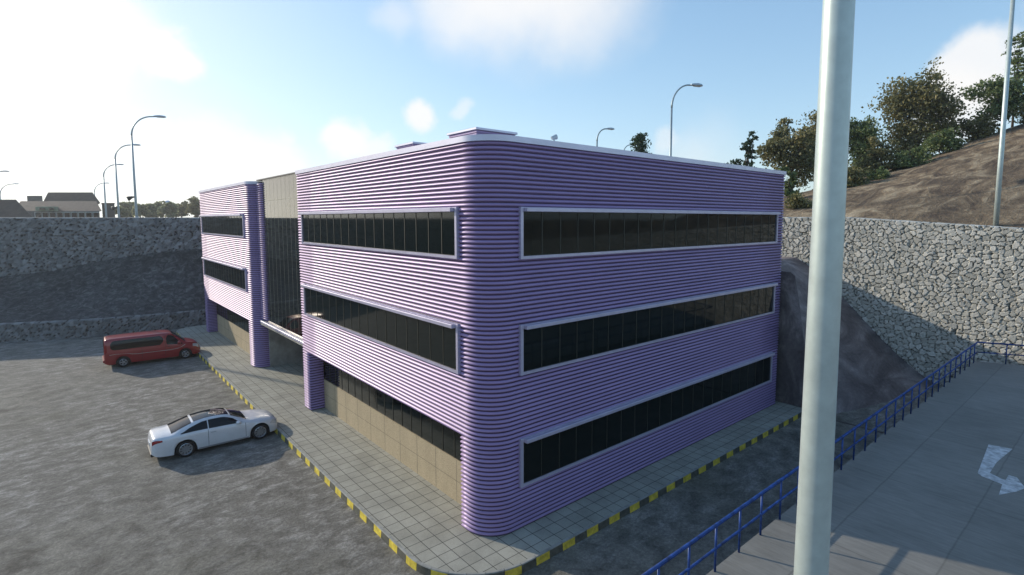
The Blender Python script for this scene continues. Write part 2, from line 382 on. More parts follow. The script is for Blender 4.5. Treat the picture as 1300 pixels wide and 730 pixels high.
# kerb stones: resample at 0.5 m, alternate yellow and grey
d = np.concatenate([[0], np.cumsum(np.hypot(*np.diff(e, axis=0).T))]); mb = MB(); ns = int(d[-1]/.52)
for i in range(ns):
    ss = np.linspace(i*.52, (i+1)*.52-.012, 4); mi = i % 2
    o_ = np.stack([np.interp(ss, d, e[:, 0]), np.interp(ss, d, e[:, 1])], -1); n_ = np.stack([np.interp(ss, d, inner[:, 0]), np.interp(ss, d, inner[:, 1])], -1)
    o2 = o_*.85+n_*.15; oo = o_+(o_-n_)*.22; P = np.stack([np.c_[oo, np.full(4, -.15)], np.c_[o_, np.full(4, .125)]], 0)
    mb.grid(P, mi); mb.grid(np.stack([np.c_[o_, np.full(4, .125)], np.c_[o2, np.full(4, .152)], np.c_[n_, np.full(4, .153)]], 0), 2)
struct(mb.build('kerb', [M_YEL, M_KGREY, simple('kerb_top_stone', (.30, .30, .275), .8, 0, .15, 4)]))

# ------------------------------------------------------------------ raised concrete deck, turn arrow, railing
ZD = 2.8; DY = -6.9
mb = MB(); mb.prism([(-40, DY), (24.1, DY), (26.6, -12.0), (29.9, -20), (29.9, -32), (-40, -32)][::-1], -.2, ZD); struct(mb.build('road_deck', M_DECK))
apx = [(547, 232), (705, 262), (600, 350), (555, 420), (640, 462), (660, 466), (680, 435), (735, 450), (790, 520), (735, 542), (615, 565), (638, 495), (500, 440), (475, 420)]
ap = [onz(1150+x/5.213, 520+y/5.213, ZD) for x, y in apx]
mb = MB(); mb.prism([(p[0], p[1]) for p in ap][::-1], ZD+.002, ZD+.006); struct(mb.build('arrow_marking', M_PAINTW))
root = empty('railing', (4, DY-.06, ZD), 'blue painted steel railing along the edge of the concrete deck, turning at the stone wall', 'railing')
RO = np.array([4, DY-.06, ZD])
p0 = np.array([-14., DY-.06]); p1 = np.array([24.02, DY-.08]); p2 = np.array([26.5, -12.0])
RH = .95
for nm, z, r in (('top_rail', RH, .036), ('middle_rail', RH*.5, .026)):
    mb = MB(); mb.tube([(*p0, z+ZD), (*p1, z+ZD), (*p2, z+ZD)], r, 8); mb.v = [tuple(np.array(v)-RO) for v in mb.v]; mb.build(nm, M_BLUE, root, smooth=True)
posts = [(x, DY-.06) for x in np.arange(-13.6, 24.1, .93)]+[tuple(p1+(p2-p1)*k/5) for k in range(1, 6)]
mb = MB(); mb.tube([(0, 0, 0), (0, 0, RH-.03)], .024, 7); pp = mb.build('post', M_BLUE, root, smooth=True)
for i, (x, y) in enumerate(posts):
    o = pp if i == 0 else pp.copy()
    if i: COL.objects.link(o); o.parent = root
    o.location = (x-RO[0], y-RO[1], 0)

# ------------------------------------------------------------------ the purple building
BR = empty('office_building', (0, 0, .15), 'three storey purple corrugated metal office building with a rounded corner and ribbon windows', 'building')
BO = np.array([0, 0, .15])
def bpart(mb, name, mats, parent=None, **k):
    if parent is None or parent == BR: mb.v = [(v[0], v[1], v[2]-.15) for v in mb.v]; return mb.build(name, mats, BR, **k)
    mb.v = [(v[0], v[1], v[2]-.15) for v in mb.v]; return mb.build(name, mats, parent, **k)
W, L, ZP, Z0 = 18.39, 15.33, 11.8, .15
NR = 88; PT = (ZP-Z0)/NR; NLOW = 22; ZREC = Z0+NLOW*PT; RC = .98; RX = .66
def ribs(mb, path, i0, i1, closed, amp=.050):
    """horizontal half-round ribs swept along a plan path (outer side = right-hand of walking direction)"""
    p = np.array(path, float); n = len(p)
    def nrm(a, b): t = b-a; t = t/np.hypot(*t); return np.array([t[1], -t[0]])
    N = []
    for k in range(n):
        a = nrm(p[k-1], p[k]) if (closed or k > 0) else None; b = nrm(p[k], p[(k+1) % n]) if (closed or k < n-1) else None
        if a is None: m = b
        elif b is None: m = a
        else: m = (a+b)/(1+a@b)
        N.append(m)
    N = np.array(N); PRF = [(0, 0), (.19, .06), (.28, .50), (.34, .84), (.44, 1.0), (.56, .97), (.70, .80), (.84, .50), (.93, .18), (1.0, 0)]
    if closed: p = np.vstack([p, p[:1]]); N = np.vstack([N, N[:1]])
    for i in range(i0, i1):
        z0 = Z0+i*PT; rows = []
        for q, o in PRF:
            o = amp*o
            pr_ = p+N*o; rows.append(np.c_[pr_, np.full(len(p), z0+q*PT)])
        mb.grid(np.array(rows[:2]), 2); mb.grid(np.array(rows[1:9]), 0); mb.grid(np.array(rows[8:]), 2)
def fillp(path, st=1.5):
    out = []
    for a, b in zip(path[:-1], path[1:]):
        k = max(1, int(math.hypot(b[0]-a[0], b[1]-a[1])/st)) if math.hypot(b[0]-a[0], b[1]-a[1]) > 3 else 1
        for j in range(k): out.append((a[0]+(b[0]-a[0])*j/k, a[1]+(b[1]-a[1])*j/k))
    out.append(path[-1]); return out
def window(plane, a0, a1, zb, off, mull0=None):
    """ribbon window standing proud of the cladding. plane 'x': face at x=0 looking -x, runs along y; 'y': face at y=0 looking -y"""
    Hh = 1.53
    def B(mb, s0, s1, d0, d1, z0, z1, mi=0, bev=0):
        if plane == 'x': mb.box((-d1, s0+off, z0), (-d0, s1+off, z1), mi, bev)
        else: mb.box((s0, -d1+off, z0), (s1, -d0+off, z1), mi, bev)
    f = MB(); j = .10
    B(f, a0, a0+j, .0, .12, zb, zb+Hh, 0, .008); B(f, a1-j, a1, .0, .12, zb, zb+Hh, 0, .008)
    B(f, a0+j+.002, a1-j-.002, 0, .105, zb+.002, zb+.09); B(f, a0+j+.002, a1-j-.002, 0, .105, zb+Hh-.13, zb+Hh-.004)
    w = bpart(f, 'window', M_FRAME)
    g = MB(); B(g, a0+j, a1-j, 0, .066, zb+.09, zb+Hh-.13); bpart(g, 'pane', M_GLASS, w)
    h = MB(); B(h, a0+j+.03, a1-j+.06, .108, .25, zb+Hh-.14, zb+Hh-.02, 0, .012); bpart(h, 'hood', M_FRAME, w)
    b = MB(); n = int(round((a1-a0-2*j)/.772))
    for k in range(1, n):
        s = a0+j+(a1-a0-2*j)*k/n; B(b, s-.016, s+.016, .064, .078, zb+.092, zb+Hh-.132)
    for z in (zb+.094, zb+Hh-.15): B(b, a0+j+.01, a1-j-.01, .066, .076, z, z+.014)
    bpart(b, 'glazing_bars', M_MULL, w)
for off, idx in ((0, 0), (24.47, 1)):
    cw = [(RC, 0)]+[(x, 0) for x in ()]+[(W, 0)]
    # walking direction such that the outside is on the right: left face goes +y ... right face goes -x
    RC = (.98, .74)[idx]
    arcp = [(RC-RC*math.sin(a), RC-RC*math.cos(a)) for a in np.linspace(0, math.pi/2, 19)]       # (RC,0) -> (0,RC)
    up = [(W, 0)]+arcp+[(0, L), (W, L)]
    up = fillp([(x, y+off) for x, y in up][::-1], 2)            # W,L -> 0,L -> arc -> W,0 ; right-hand side is outside?
    up = up[::-1]
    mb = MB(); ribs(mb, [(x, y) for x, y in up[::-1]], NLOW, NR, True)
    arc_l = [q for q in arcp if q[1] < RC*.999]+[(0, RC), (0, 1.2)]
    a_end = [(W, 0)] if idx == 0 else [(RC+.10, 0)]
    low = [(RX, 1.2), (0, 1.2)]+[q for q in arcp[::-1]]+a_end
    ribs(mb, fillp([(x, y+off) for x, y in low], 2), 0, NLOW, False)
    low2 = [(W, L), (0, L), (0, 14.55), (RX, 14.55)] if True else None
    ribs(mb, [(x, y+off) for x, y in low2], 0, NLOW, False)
    # soffit of the recess, backing core
    mb.box((.03, .7+off, ZREC+.01), (2.0, L-.4+off, ZREC+.03), 1)
    bpart(mb, 'wall', [M_CLAD, M_FRAME, M_GROOVE_SHADE], smooth=True)
    mb = MB(); mb.box((RX+.25, 1.0+off if idx == 0 else 1.0+off, Z0), (W-.1, L-.1+off, ZREC+.005)); mb.box((.3 if True else 0, .3+off, ZREC+.04), (W-.1, L-.1+off, ZP-.1))
    bpart(mb, 'core', M_TRIM)
    # ground-floor recess: tan stone plinth with dark glazing above
    mb = MB(); mb.box((RX, 1.24+off, Z0-.02), (RX+.28, 14.51+off, 1.62)); pl_ = bpart(mb, 'plinth', M_TAN)
    mb = MB()
    for k in range(1, 10): y = 1.24+off+k*1.32; mb.box((RX-.002, y-.008, Z0), (RX+.01, y+.008, 1.615))
    mb.box((RX-.002, 1.25+off, .88), (RX+.01, 14.5+off, .892)); bpart(mb, 'joint', M_KGREY, pl_)
    mb = MB(); mb.box((RX+.04, 1.24+off, 1.622), (RX+.2, 14.51+off, ZREC+.012)); gl = bpart(mb, 'ground_floor_window', M_GLASS)
    mb = MB()
    for k in range(1, 18): y = 1.24+off+k*.737; mb.box((RX+.025, y-.016, 1.623), (RX+.06, y+.016, ZREC+.008))
    for z in (1.63, ZREC-.02): mb.box((RX+.027, 1.26+off, z), (RX+.058, 14.49+off, z+.02))
    bpart(mb, 'glazing_bars', M_MULL, gl)
    # fascia band and roof
    e0 = .085; ring = lambda d: [(W+d, -d+off)]+[(RC-(RC+d)*math.sin(a), RC-(RC+d)*math.cos(a)+off) for a in np.linspace(0, math.pi/2, 13)]+[(-d, L+d+off), (W+d, L+d+off)]
    o1, i1 = ring(e0), ring(-.35); n = len(o1); mb = MB()
    mb.add([(x, y, ZP) for x, y in o1]+[(x, y, ZP+.17) for x, y in o1]+[(x, y, ZP+.18) for x, y in i1]+[(x, y, ZP-.02) for x, y in i1],
           [(i+r*n, i+r*n+n, (i+1) % n+r*n+n, (i+1) % n+r*n) for r in range(3) for i in range(n)]+[(i+3*n, i, (i+1) % n, (i+1) % n+3*n) for i in range(n)])
    bpart(mb, 'fascia', M_FASC, angle=30)
    mb = MB(); mb.prism(ring(-.34)[::-1], ZP-.05, ZP+.02); rf = bpart(mb, 'roof', M_ROOF)
    if idx == 0:
        for (x0, y0, x1, y1, zt) in ((1.17, 2.0, 2.87, 3.7, 12.50), (1.13, 5.95, 2.83, 7.4, 12.47)):
            mb = MB(); z = ZP+.01
            while z < zt-.1:
                mb.box((x0+.05, y0+.05, z), (x1-.05, y1-.05, z+.06)); mb.box((x0+.075, y0+.075, z+.058), (x1-.075, y1-.075, z+.09)); z += .0895
            mb.box((x0, y0, zt-.075), (x1, y1, zt), 1, .01); bpart(mb, 'rooftop_unit', [M_CLAD, M_FASC], rf)
    if idx == 0:
        q = onz(703, 180.5, 12.0); mb = MB(); mb.tube([(q[0], q[1], ZP), (q[0], q[1], 12.0), (q[0]+.02, q[1], 12.12)], [.03, .03, .03], 8); mb.tube([(q[0]-.07, q[1]+.03, 12.12), (q[0]+.09, q[1]-.03, 12.17)], [.05, .085], 10); bpart(mb, 'floodlight', M_HEAD, rf)
    zs = (8.437, 4.966, 1.488)
    for k, zb in enumerate(zs):
        if k < 2: window('x', 1.225, 14.72, zb, off)
        if idx == 0: window('y', 1.22, 17.71, zb, off)
# glazed link between the two blocks: a recessed glass front with a clad strip beside the left block, open passage below
y0, y1 = L+.06, 24.47-.06; GX = .50; GS = 23.25
mb = MB(); mb.box((GX, y0, ZREC+.2), (GX+.2, GS, 11.98)); lk = bpart(mb, 'link_glazing', M_MIRROR)
mb = MB()
for k in range(0, 12):
    y = y0+.02+(GS-y0-.04)*k/11; mb.box((GX-.003, y-.008, ZREC+.22), (GX+.01, y+.008, 11.97))
for z in (ZREC+.22, 10.72, 11.93): mb.box((GX-.005, y0, z-.012), (GX+.01, GS, z+.012))
bpart(mb, 'glazing_bars', simple('pale_bronze_glazing_bar', (.30, .29, .22), .4, .4, .1, 3), lk)
mb = MB(); ribs(mb, [(GX-.05, y1), (GX-.05, GS+.01), (GX+.2, GS+.01)], NLOW+2, NR, False); bpart(mb, 'infill_panel', [M_CLAD, M_FRAME, M_GROOVE_SHADE], smooth=True)
mb = MB(); mb.box((GX-.06, y0, 11.985), (W-.5, y1, 12.05)); bpart(mb, 'link_roof', M_TRIM)
mb = MB(); mb.box((GX-.20, y0-.01, ZREC+.04), (GX+.18, y1+.01, ZREC+.18), 0, .01); bpart(mb, 'ledge', M_FASC)
mb = MB(); mb.box((.80, y1-.10, Z0-.01), (9, y1+.16, ZREC+.01)); mb.box((8.8, y0+.2, Z0-.01), (9.0, y1-.11, ZREC+.01)); mb.box((GX-.2, y0+.01, ZREC-.05), (9, y1-.11, ZREC+.015)); bpart(mb, 'passage_wall', M_CONC)

# ------------------------------------------------------------------ poles and lamps
def vertical_axis(px, py, d):                     # plan position of a pole seen at that spot at d metres
    p = dep(px, py, d); return p
LG = 'street lamps on the high ground behind the walls'
def lamp(px, base_y, head, d, label, zb=9.6, group=LG, r=.125, armdir=None, wall=None):
    b = dep(px, base_y, d); 
    hp = head; 
    # head position: same distance, on a line across the view
    h = dep(hp[0], hp[1], d)
    dxy = (h-b)[:2]; reach = np.hypot(*dxy); zt = h[2]; u = dxy/reach
    # keep the pole upright: b's own plan position is kept
    root = empty('street_lamp', (b[0], b[1], zb), label, 'street lamp', group)
    hh = zt-zb; reach = min(reach, 4.6); Rv = min(hh*.32, reach*.95)
    pts = [(0, 0, hh*k) for k in (0, .05, .3)]+[(0, 0, hh-Rv)]
    mb = MB(); mb.tube(pts, [r*1.15, r*1.1, r*.95, r*.72], 10); mb.tube([(0, 0, 0), (0, 0, .35)], r*1.5, 10); mb.build('pole', M_LAMP, root, smooth=True)
    ap_ = [(u[0]*reach*.86*(1-math.cos(a)), u[1]*reach*.86*(1-math.cos(a)), hh-Rv+Rv*math.sin(a)*.985) for a in np.linspace(0, math.pi/2, 12)]
    ap_.append((u[0]*reach, u[1]*reach, hh))
    mb = MB(); mb.tube(ap_, [r*.72]*3+[r*.6]*10, 8); mb.build('arm', M_LAMP, root, smooth=True)
    mb = MB(); ang = math.atan2(u[1], u[0])
    vs = []; fs = []
    sec = [(-.25, .09, .07), (.0, .20, .13), (.4, .27, .17), (.85, .23, .13), (1.0, .10, .06)]
    for (s, w, t_) in sec:
        for (yy, zz) in ((-w, 0), (-w*.7, t_), (w*.7, t_), (w, 0), (w*.7, -t_*.35), (-w*.7, -t_*.35)):
            vs.append((u[0]*(reach+s)-u[1]*yy, u[1]*(reach+s)+u[0]*yy, hh+zz))
    for i in range(len(sec)-1):
        for k in range(6): fs.append((i*6+k, i*6+(k+1) % 6, i*6+6+(k+1) % 6, i*6+6+k))
    fs += [(5, 4, 3, 2, 1, 0), tuple(24+k for k in range(6))]
    mb.add(vs, fs); hd = mb.build('lamp_head', M_HEAD, root, smooth=False)
    mb = MB(); q = [(u[0]*(reach+s)-u[1]*yy, u[1]*(reach+s)+u[0]*yy, hh-.085) for s, yy in ((.08, -.15), (.8, -.14), (.8, .14), (.08, .15))]
    mb.add(q+[(x, y, z+.03) for x, y, z in q], [(0, 1, 2, 3), (7, 6, 5, 4), (0, 4, 5, 1), (1, 5, 6, 2), (2, 6, 7, 3), (3, 7, 4, 0)]); mb.build('lens', M_LENS, hd)
    return root
A = lamp(173.5, 275, (198, 148), 62, 'tallest grey gooseneck lamp left of the purple building, a dark horn on its pole')
mb = MB(); mb.tube([(0, 0, 2.6), (-.3, .0, 2.55), (-.75, 0, 2.35)], [.05, .12, .30], 10); mb.build('horn', M_TRIM, A, smooth=True)
B = lamp(151, 275, (169, 184), 84, 'grey gooseneck lamp just left of the tallest lamp, overlapping it', r=.14)
mb = MB(); mb.tube([(0, 0, 1.9), (-.3, .0, 1.85), (-.8, 0, 1.7)], [.05, .12, .30], 10); mb.build('horn', M_TRIM, B, smooth=True)
lamp(135, 275, (150, 209), 112, 'grey gooseneck lamp before the grey side block of the brown roofed hall', r=.16)
lamp(122, 275, (134, 232.5), 150, 'smallest grey lamp in the row, in front of the steep end of the brown roof', r=.16)
lamp(2.5, 276, (18, 233.5), 130, 'grey lamp rising behind the dark slanted roof at far left', r=.16)
lamp(-12, 276, (4, 217.5), 105, 'grey lamp cut by the left picture edge, only its arm and head showing', r=.16)
lamp(850, 255, (880, 108), 47, 'grey gooseneck lamp standing up behind the long roof edge of the purple building', r=.115)
lamp(757, 262, (772, 163.5), 70, 'small grey lamp behind the roof edge, left of the lone little tree', r=.14)
lamp(790, 265, (802, 184), 95, 'grey lamp arm touching the lone little tree above the roof edge', r=.14)
# near mast: placed so that it crosses the right of the view
def solve_pole(pts, d0):
    # plan position of a vertical pole at about d0 metres whose image passes through pts (least squares)
    best = None
    p = dep(*pts[0], d0); best = p.copy()
    def proj(P): q = P-CAM; z = q@F2; return np.array([PPX+FPX*(q@_R)/z, PPY-FPX*(q@U2)/z])
    b = p[:2].copy()
    for it in range(40):
        err = []; 
        for (x, y) in pts:
            z = 9.6
            for _ in range(12):
                s = proj(np.array([b[0], b[1], z])); z += (s[1]-y)*d0/FPX
            err.append(proj(np.array([b[0], b[1], z]))[0]-x)
        b = b-_R[:2]*np.mean(err)*d0/FPX*.8
    return b
nb = solve_pole([(1029.5, 730), (1065, 0)], 5.0)
root = empty('mast', (nb[0], nb[1], ZD), 'thick pale grey green steel mast nearest the camera, crossing the blue railing', 'mast')
mb = MB(); mb.tube([(0, 0, z) for z in (0.02, 1.5, 3.5, 6.3, 9, 12)], [.17, .158, .143, .130, .120, .106], 32); mb.build('pole', M_POLE, root, smooth=True)
mb = MB(); mb.box((-.28, -.28, 0), (.28, .28, .03), 0, .005); mb.build('base_plate', M_LAMP, root)
mb = MB(); mb.tube([(0, 0, 12), (.3, -.26, 12.5), (1.2, -1.0, 12.9), (2.0, -1.7, 13)], [.115, .08, .06, .05], 12); mb.build('arm', M_POLE, root, smooth=True)
rp = dep(1264, 288, 31)
root = empty('mast', (rp[0], rp[1], 9.05), 'slim pale steel mast on the sunlit stone wall, before the brown hill', 'mast')
mb = MB(); mb.tube([(0, 0, 0), (0, 0, 4), (0, 0, 14)], [.135, .125, .10], 20); mb.build('pole', M_POLE, root, smooth=True)
mb = MB(); mb.box((-.2, -.2, -.02), (.2, .2, .03), 0, .005); mb.build('base_plate', M_LAMP, root)
# lamp outside the frame whose shadow crosses the pavement
lp = np.array([-1.88, 26.1])+np.array([-.375, .927])*36.0
root = empty('street_lamp', (lp[0], lp[1], 9.6), 'grey lamp post beyond the left picture edge on the upper wall', 'street lamp', LG)
mb = MB(); mb.tube([(0, 0, 0), (0, 0, 14)], [.14, .11], 10); mb.build('pole', M_LAMP, root, smooth=True)

# ------------------------------------------------------------------ cars
def cr(P, t):
    n = len(P)-1; i = min(int(t), n-1); u = t-i
    a, b = P[i], P[i+1]; p = P[i-1] if i > 0 else 2*a-b; q = P[i+2] if i+2 <= n else 2*b-a
    m0 = (b-p)*.5; m1 = (q-a)*.5
    L_ = np.hypot(*(b-a))+1e-6
    for m in (m0, m1):
        l = np.hypot(*m)
        if l > 1.2*L_: m *= 1.2*L_/l
    h = u*u*(3-2*u)
    return a*(2*u**3-3*u**2+1)+m0*(u**3-2*u**2+u)+b*(3*u**2-2*u**3)+m1*(u**3-u**2)
class Car:
    def __init__(s, prof, axles, rw, arch, sill):
        s.k = {a: np.array(v, float) for a, v in prof.items()}; s.ax = axles; s.rw = rw; s.arch = arch; s.sill = sill
    def g(s, nm, x):
        k = s.k[nm]; xs, ys = k[:, 0], k[:, 1]
        # smooth interpolation (monotone-ish)
        i = int(np.clip(np.searchsorted(xs, x)-1, 0, len(xs)-2)); u = np.clip((x-xs[i])/(xs[i+1]-xs[i]), 0, 1)
        sl = lambda j: (ys[min(j+1, len(xs)-1)]-ys[max(j-1, 0)])/(xs[min(j+1, len(xs)-1)]-xs[max(j-1, 0)]) 
        dx = xs[i+1]-xs[i]; d = (ys[i+1]-ys[i])/dx
        def lim(m): 
            if m*d <= 0: return 0
            return math.copysign(min(abs(m), 2.2*abs(d)), d)
        m0, m1 = lim(sl(i))*dx, lim(sl(i+1))*dx
        return ys[i]*(2*u**3-3*u**2+1)+m0*(u**3-2*u**2+u)+ys[i+1]*(3*u**2-2*u**3)+m1*(u**3-u**2)
    def sec(s, x):
        w1, w2, w3 = s.g('w1', x), s.g('w2', x), s.g('w3', x); z2, z3, z4 = s.g('z2', x), s.g('z3', x), s.g('z4', x)
        z0 = s.g('z0', x) if 'z0' in s.k else s.sill
        for a in s.ax:
            if abs(x-a) < s.arch: z0 = max(z0, s.rw+math.sqrt(s.arch**2-(x-a)**2))
        z1 = max(z2-.22, z0+.03); z2 = max(z2, z1+.02)
        return np.array([(w1*.965, z0), (w1, z0*.45+z1*.55), (w1*.998, z1), (w2, z2), (w3, z3), (w3*.6, z3*.25+z4*.75), (0, z4)])
    def pt(s, x, t): 
        q = cr(s.sec(x), t); return np.array([x, q[0], q[1]])
    def nrm(s, x, t):
        e = .01; t = min(max(t, .02), 5.98)
        a = s.pt(x+e, t)-s.pt(x-e, t); b = s.pt(x, min(t+.03, 6))-s.pt(x, t-.03); n = np.cross(a, b); n = n/(np.linalg.norm(n)+1e-9)
        if n[1] < -1e-3 or (abs(n[1]) < .05 and n[2] < 0): n = -n
        return n
    def body(s, name, m, parent, x0, x1):
        xs = [x0]
        while xs[-1] < x1-.02: xs.append(xs[-1]+(.035 if min(abs(xs[-1]-a) for a in s.ax) < s.arch+.08 or xs[-1]-x0 < .3 or x1-xs[-1] < .35 else .07))
        xs.append(x1); T = np.concatenate([np.linspace(0, 3, 13), np.linspace(3.15, 4, 7), np.linspace(4.25, 6, 7)])
        mb = MB(); half = np.array([[s.pt(x, t) for t in T] for x in xs])
        full = np.concatenate([half, (half*[1, -1, 1])[:, ::-1][:, 1:]], 1); mb.grid(full, 0, True)
        n = full.shape[1]
        for r, fl in ((0, False), (len(xs)-1, True)):
            f = list(range(r*n, r*n+n)); mb.f.append(tuple(f if not fl else f[::-1])); mb.m.append(0)
        return mb.build(name, m, parent, angle=45)
    def patch(s, name, m, parent, x0, x1, tlo, thi, off=.008, nx=18, nt=8, side=1, both=False, edge=True):
        mb = MB(); xs = np.linspace(x0, x1, nx); 
        lo = tlo if callable(tlo) else (lambda x: tlo); hi = thi if callable(thi) else (lambda x: thi)
        P = []
        for x in xs:
            r = []
            for q in np.linspace(0, 1, nt):
                t = lo(x)*(1-q)+hi(x)*q; r.append(s.pt(x, t)+s.nrm(x, t)*off)
            P.append(r)
        P = np.array(P)
        if both: P = np.concatenate([P, (P*[1, -1, 1])[:, ::-1][:, 1:]], 1); mb.grid(P, 0, True)
        else: mb.grid(P*[1, side, 1], 0, side > 0)
        return mb.build(name, m, parent, smooth=True)
def wheel_mesh(R, w, nsp, rim):
    mb = MB(); pr_ = [(rim, -w/2+.01), (R-.03, -w/2), (R, -w/2+.03), (R, w/2-.03), (R-.03, w/2), (rim, w/2-.01)]; n = 28
    P = [[(r*math.cos(a), yy, r*math.sin(a)) for r, yy in pr_] for a in np.linspace(0, 2*math.pi, n+1)]; mb.grid(P)
    rm = MB(); outs = w/2-.02
    for s in (1,):
        ring = [[(r*math.cos(a), yy, r*math.sin(a)) for r, yy in ((rim+.002, outs+.01), (rim-.015, outs+.018), (rim-.03, outs), (rim-.035, outs-.08))] for a in np.linspace(0, 2*math.pi, n+1)]; rm.grid(ring, 0)
        rm.tube([(0, outs-.05, 0), (0, outs+.012, 0)], .055, 12)
        for k in range(nsp):
            a = 2*math.pi*k/nsp; ca, sa = math.cos(a), math.sin(a)
            def q(r, o, y): return (r*ca-o*sa, y, r*sa+o*ca)
            rm.add([q(.04, -.030, outs), q(.04, .030, outs), q(rim-.01, .036, outs+.008), q(rim-.01, -.036, outs+.008), q(.04, -.03, outs-.04), q(.04, .03, outs-.04), q(rim-.01, .036, outs-.03), q(rim-.01, -.036, outs-.03)],
                   [(0, 1, 2, 3), (7, 6, 5, 4), (0, 4, 5, 1), (1, 5, 6, 2), (2, 6, 7, 3), (3, 7, 4, 0)])
        disc = [(math.cos(a)*(rim-.01), outs-.07, math.sin(a)*(rim-.01)) for a in np.linspace(0, 2*math.pi, n, endpoint=False)]; rm.add(disc, [tuple(range(n))], 1)
    return mb, rm
def wheels(root, car, yh, R, w, nsp, rim):
    tb, rb = wheel_mesh(R, w, nsp, rim); first = None
    for ax in car.ax:
        for s in (-1, 1):
            if first is None:
                o = tb.build('wheel', M_DARK, root, smooth=True); r = rb.build('rim', [M_ALLOY, M_TRIM], o, angle=30); first = (o, r)
            else:
                o = first[0].copy(); COL.objects.link(o); o.parent = root; r = first[1].copy(); COL.objects.link(r); r.parent = o
            o.location = (ax, s*yh, R); o.rotation_euler = (0, 0, 0 if s > 0 else math.pi)
def underbody(root, car, x0, x1, w, z0, z1):
    mb = MB(); mb.box((x0, -w, z0), (x1, w, z1)); 
    return mb.build('underbody', M_TRIM, root)
def lower(o):
    k = (H-GZ)/H; o.location = tuple(float(CAM[i]+(o.location[i]-CAM[i])*k) for i in range(2))+(GZ,)
# --- white coupe
coupe = Car(dict(
    z4=[(-2.40, .70), (-2.37, .90), (-2.30, 1.00), (-2.1, 1.035), (-1.72, 1.07), (-1.3, 1.225), (-.85, 1.345), (-.35, 1.405), (.05, 1.40), (.42, 1.33), (.78, 1.17), (1.10, 1.01), (1.5, .965), (1.95, .895), (2.2, .81), (2.33, .70), (2.38, .58)],
    z3=[(-2.40, .66), (-2.37, .86), (-2.30, .955), (-2.1, .995), (-1.72, 1.015), (-1.3, 1.15), (-.85, 1.275), (-.35, 1.33), (.05, 1.325), (.42, 1.26), (.78, 1.11), (1.10, .965), (1.5, .925), (1.95, .855), (2.2, .775), (2.33, .665), (2.38, .55)],
    z2=[(-2.40, .62), (-2.37, .78), (-2.30, .87), (-2.1, .92), (-1.6, .955), (-1.0, .955), (0, .925), (1.0, .90), (1.5, .855), (1.95, .785), (2.2, .71), (2.33, .62), (2.38, .52)],
    w1=[(-2.40, .62), (-2.37, .70), (-2.25, .80), (-1.9, .875), (-1.2, .905), (0, .895), (1.5, .905), (1.95, .86), (2.2, .76), (2.33, .62), (2.38, .48)],
    w2=[(-2.40, .58), (-2.37, .66), (-2.25, .76), (-1.9, .83), (-1.2, .87), (0, .86), (1.5, .85), (1.95, .79), (2.2, .68), (2.33, .55), (2.38, .42)],
    w3=[(-2.40, .50), (-2.25, .66), (-1.9, .69), (-1.6, .69), (-.9, .61), (-.3, .575), (.1, .575), (.5, .60), (1.1, .71), (1.5, .70), (1.95, .63), (2.2, .52), (2.38, .30)],
    z0=[(-2.40, .34), (-2.2, .24), (-1.6, .20), (1.9, .20), (2.25, .20), (2.38, .24)]), (-1.25, 1.56), .335, .395, .20)
root = empty('car', (-4.32, 13.72, 0), 'white two door coupe with a dark glass roof, nose up to the yellow striped kerb', 'car', None, rad(-.8)); lower(root)
bd = coupe.body('body', M_WHITE, root, -2.40, 2.38)
underbody(root, coupe, -2.2, 2.15, .70, .17, .62)
wheels(root, coupe, .79, .335, .235, 10, .24)
coupe.patch('windscreen', M_CGLASS, root, .47, 1.06, 4.12, 6, .007, both=True)
coupe.patch('rear_window', M_CGLASS, root, -1.70, -.98, 4.22, 6, .007, both=True)
coupe.patch('glass_roof', M_CGLASS, root, -.90, .40, 4.35, 6, .007, both=True)
hi = lambda x: np.interp(x, [-1.45, -1.1, -.6, .2, .55, .85], [3.22, 3.62, 3.84, 3.86, 3.72, 3.18])
for s in (-1, 1):
    coupe.patch('side_window', M_CGLASS, root, -1.40, -.43, lambda x: 3.14, hi, .006, side=s)
    coupe.patch('side_window', M_CGLASS, root, -.39, .83, lambda x: 3.12, hi, .006, side=s)
    dr = coupe.patch('door', M_WHITE, root, -.42, .98, .35, 3.0, .006, side=s, nx=24)
    mbh = MB(); p = coupe.pt(-.25, 2.45); mbh.box((-.34, s*(p[1]+.0)-.012, p[2]-.012), (-.14, s*(p[1]+.02)+.012, p[2]+.012), 0, .004); mbh.build('handle', M_ALLOY, dr)
    coupe.patch('door_seam', M_TRIM, root, -.435, -.42, .35, 3.02, .004, 3, 14, s)
    coupe.patch('door_seam', M_TRIM, root, .98, .995, .35, 2.95, .004, 3, 14, s)
    coupe.patch('sill_trim', M_ALLOY, root, -.80, 1.10, .06, .22, .008, 14, 3, s)
    coupe.patch('tail_light', M_REDL, root, -2.355, -2.02, lambda x: 2.50, lambda x: np.interp(x, [-2.36, -2.02], [3.25, 2.75]), .012, 8, 5, s)
    coupe.patch('headlight', M_CLEAR, root, 1.98, 2.30, lambda x: 2.25, lambda x: np.interp(x, [1.98, 2.12, 2.30], [2.4, 2.95, 3.0]), .01, 8, 5, s)
    mbm = MB(); mbm.box((.62, s*.93-.10, .93), (.80, s*.93+.10, 1.05), 0, .035); mbm.build('wing_mirror', M_WHITE, root, smooth=True)
mb = MB(); mb.box((2.30, -.34, .40), (2.392, .34, .60), 0, .02); mb.build('grille', M_TRIM, root)
mb = MB(); mb.box((-2.425, -.62, .22), (-2.30, .62, .36), 0, .03); mb.build('rear_diffuser', M_TRIM, root)
mb = MB(); mb.box((-2.42, -.26, .60), (-2.39, .26, .71), 0, .004); mb.build('number_plate', M_LENS, root)
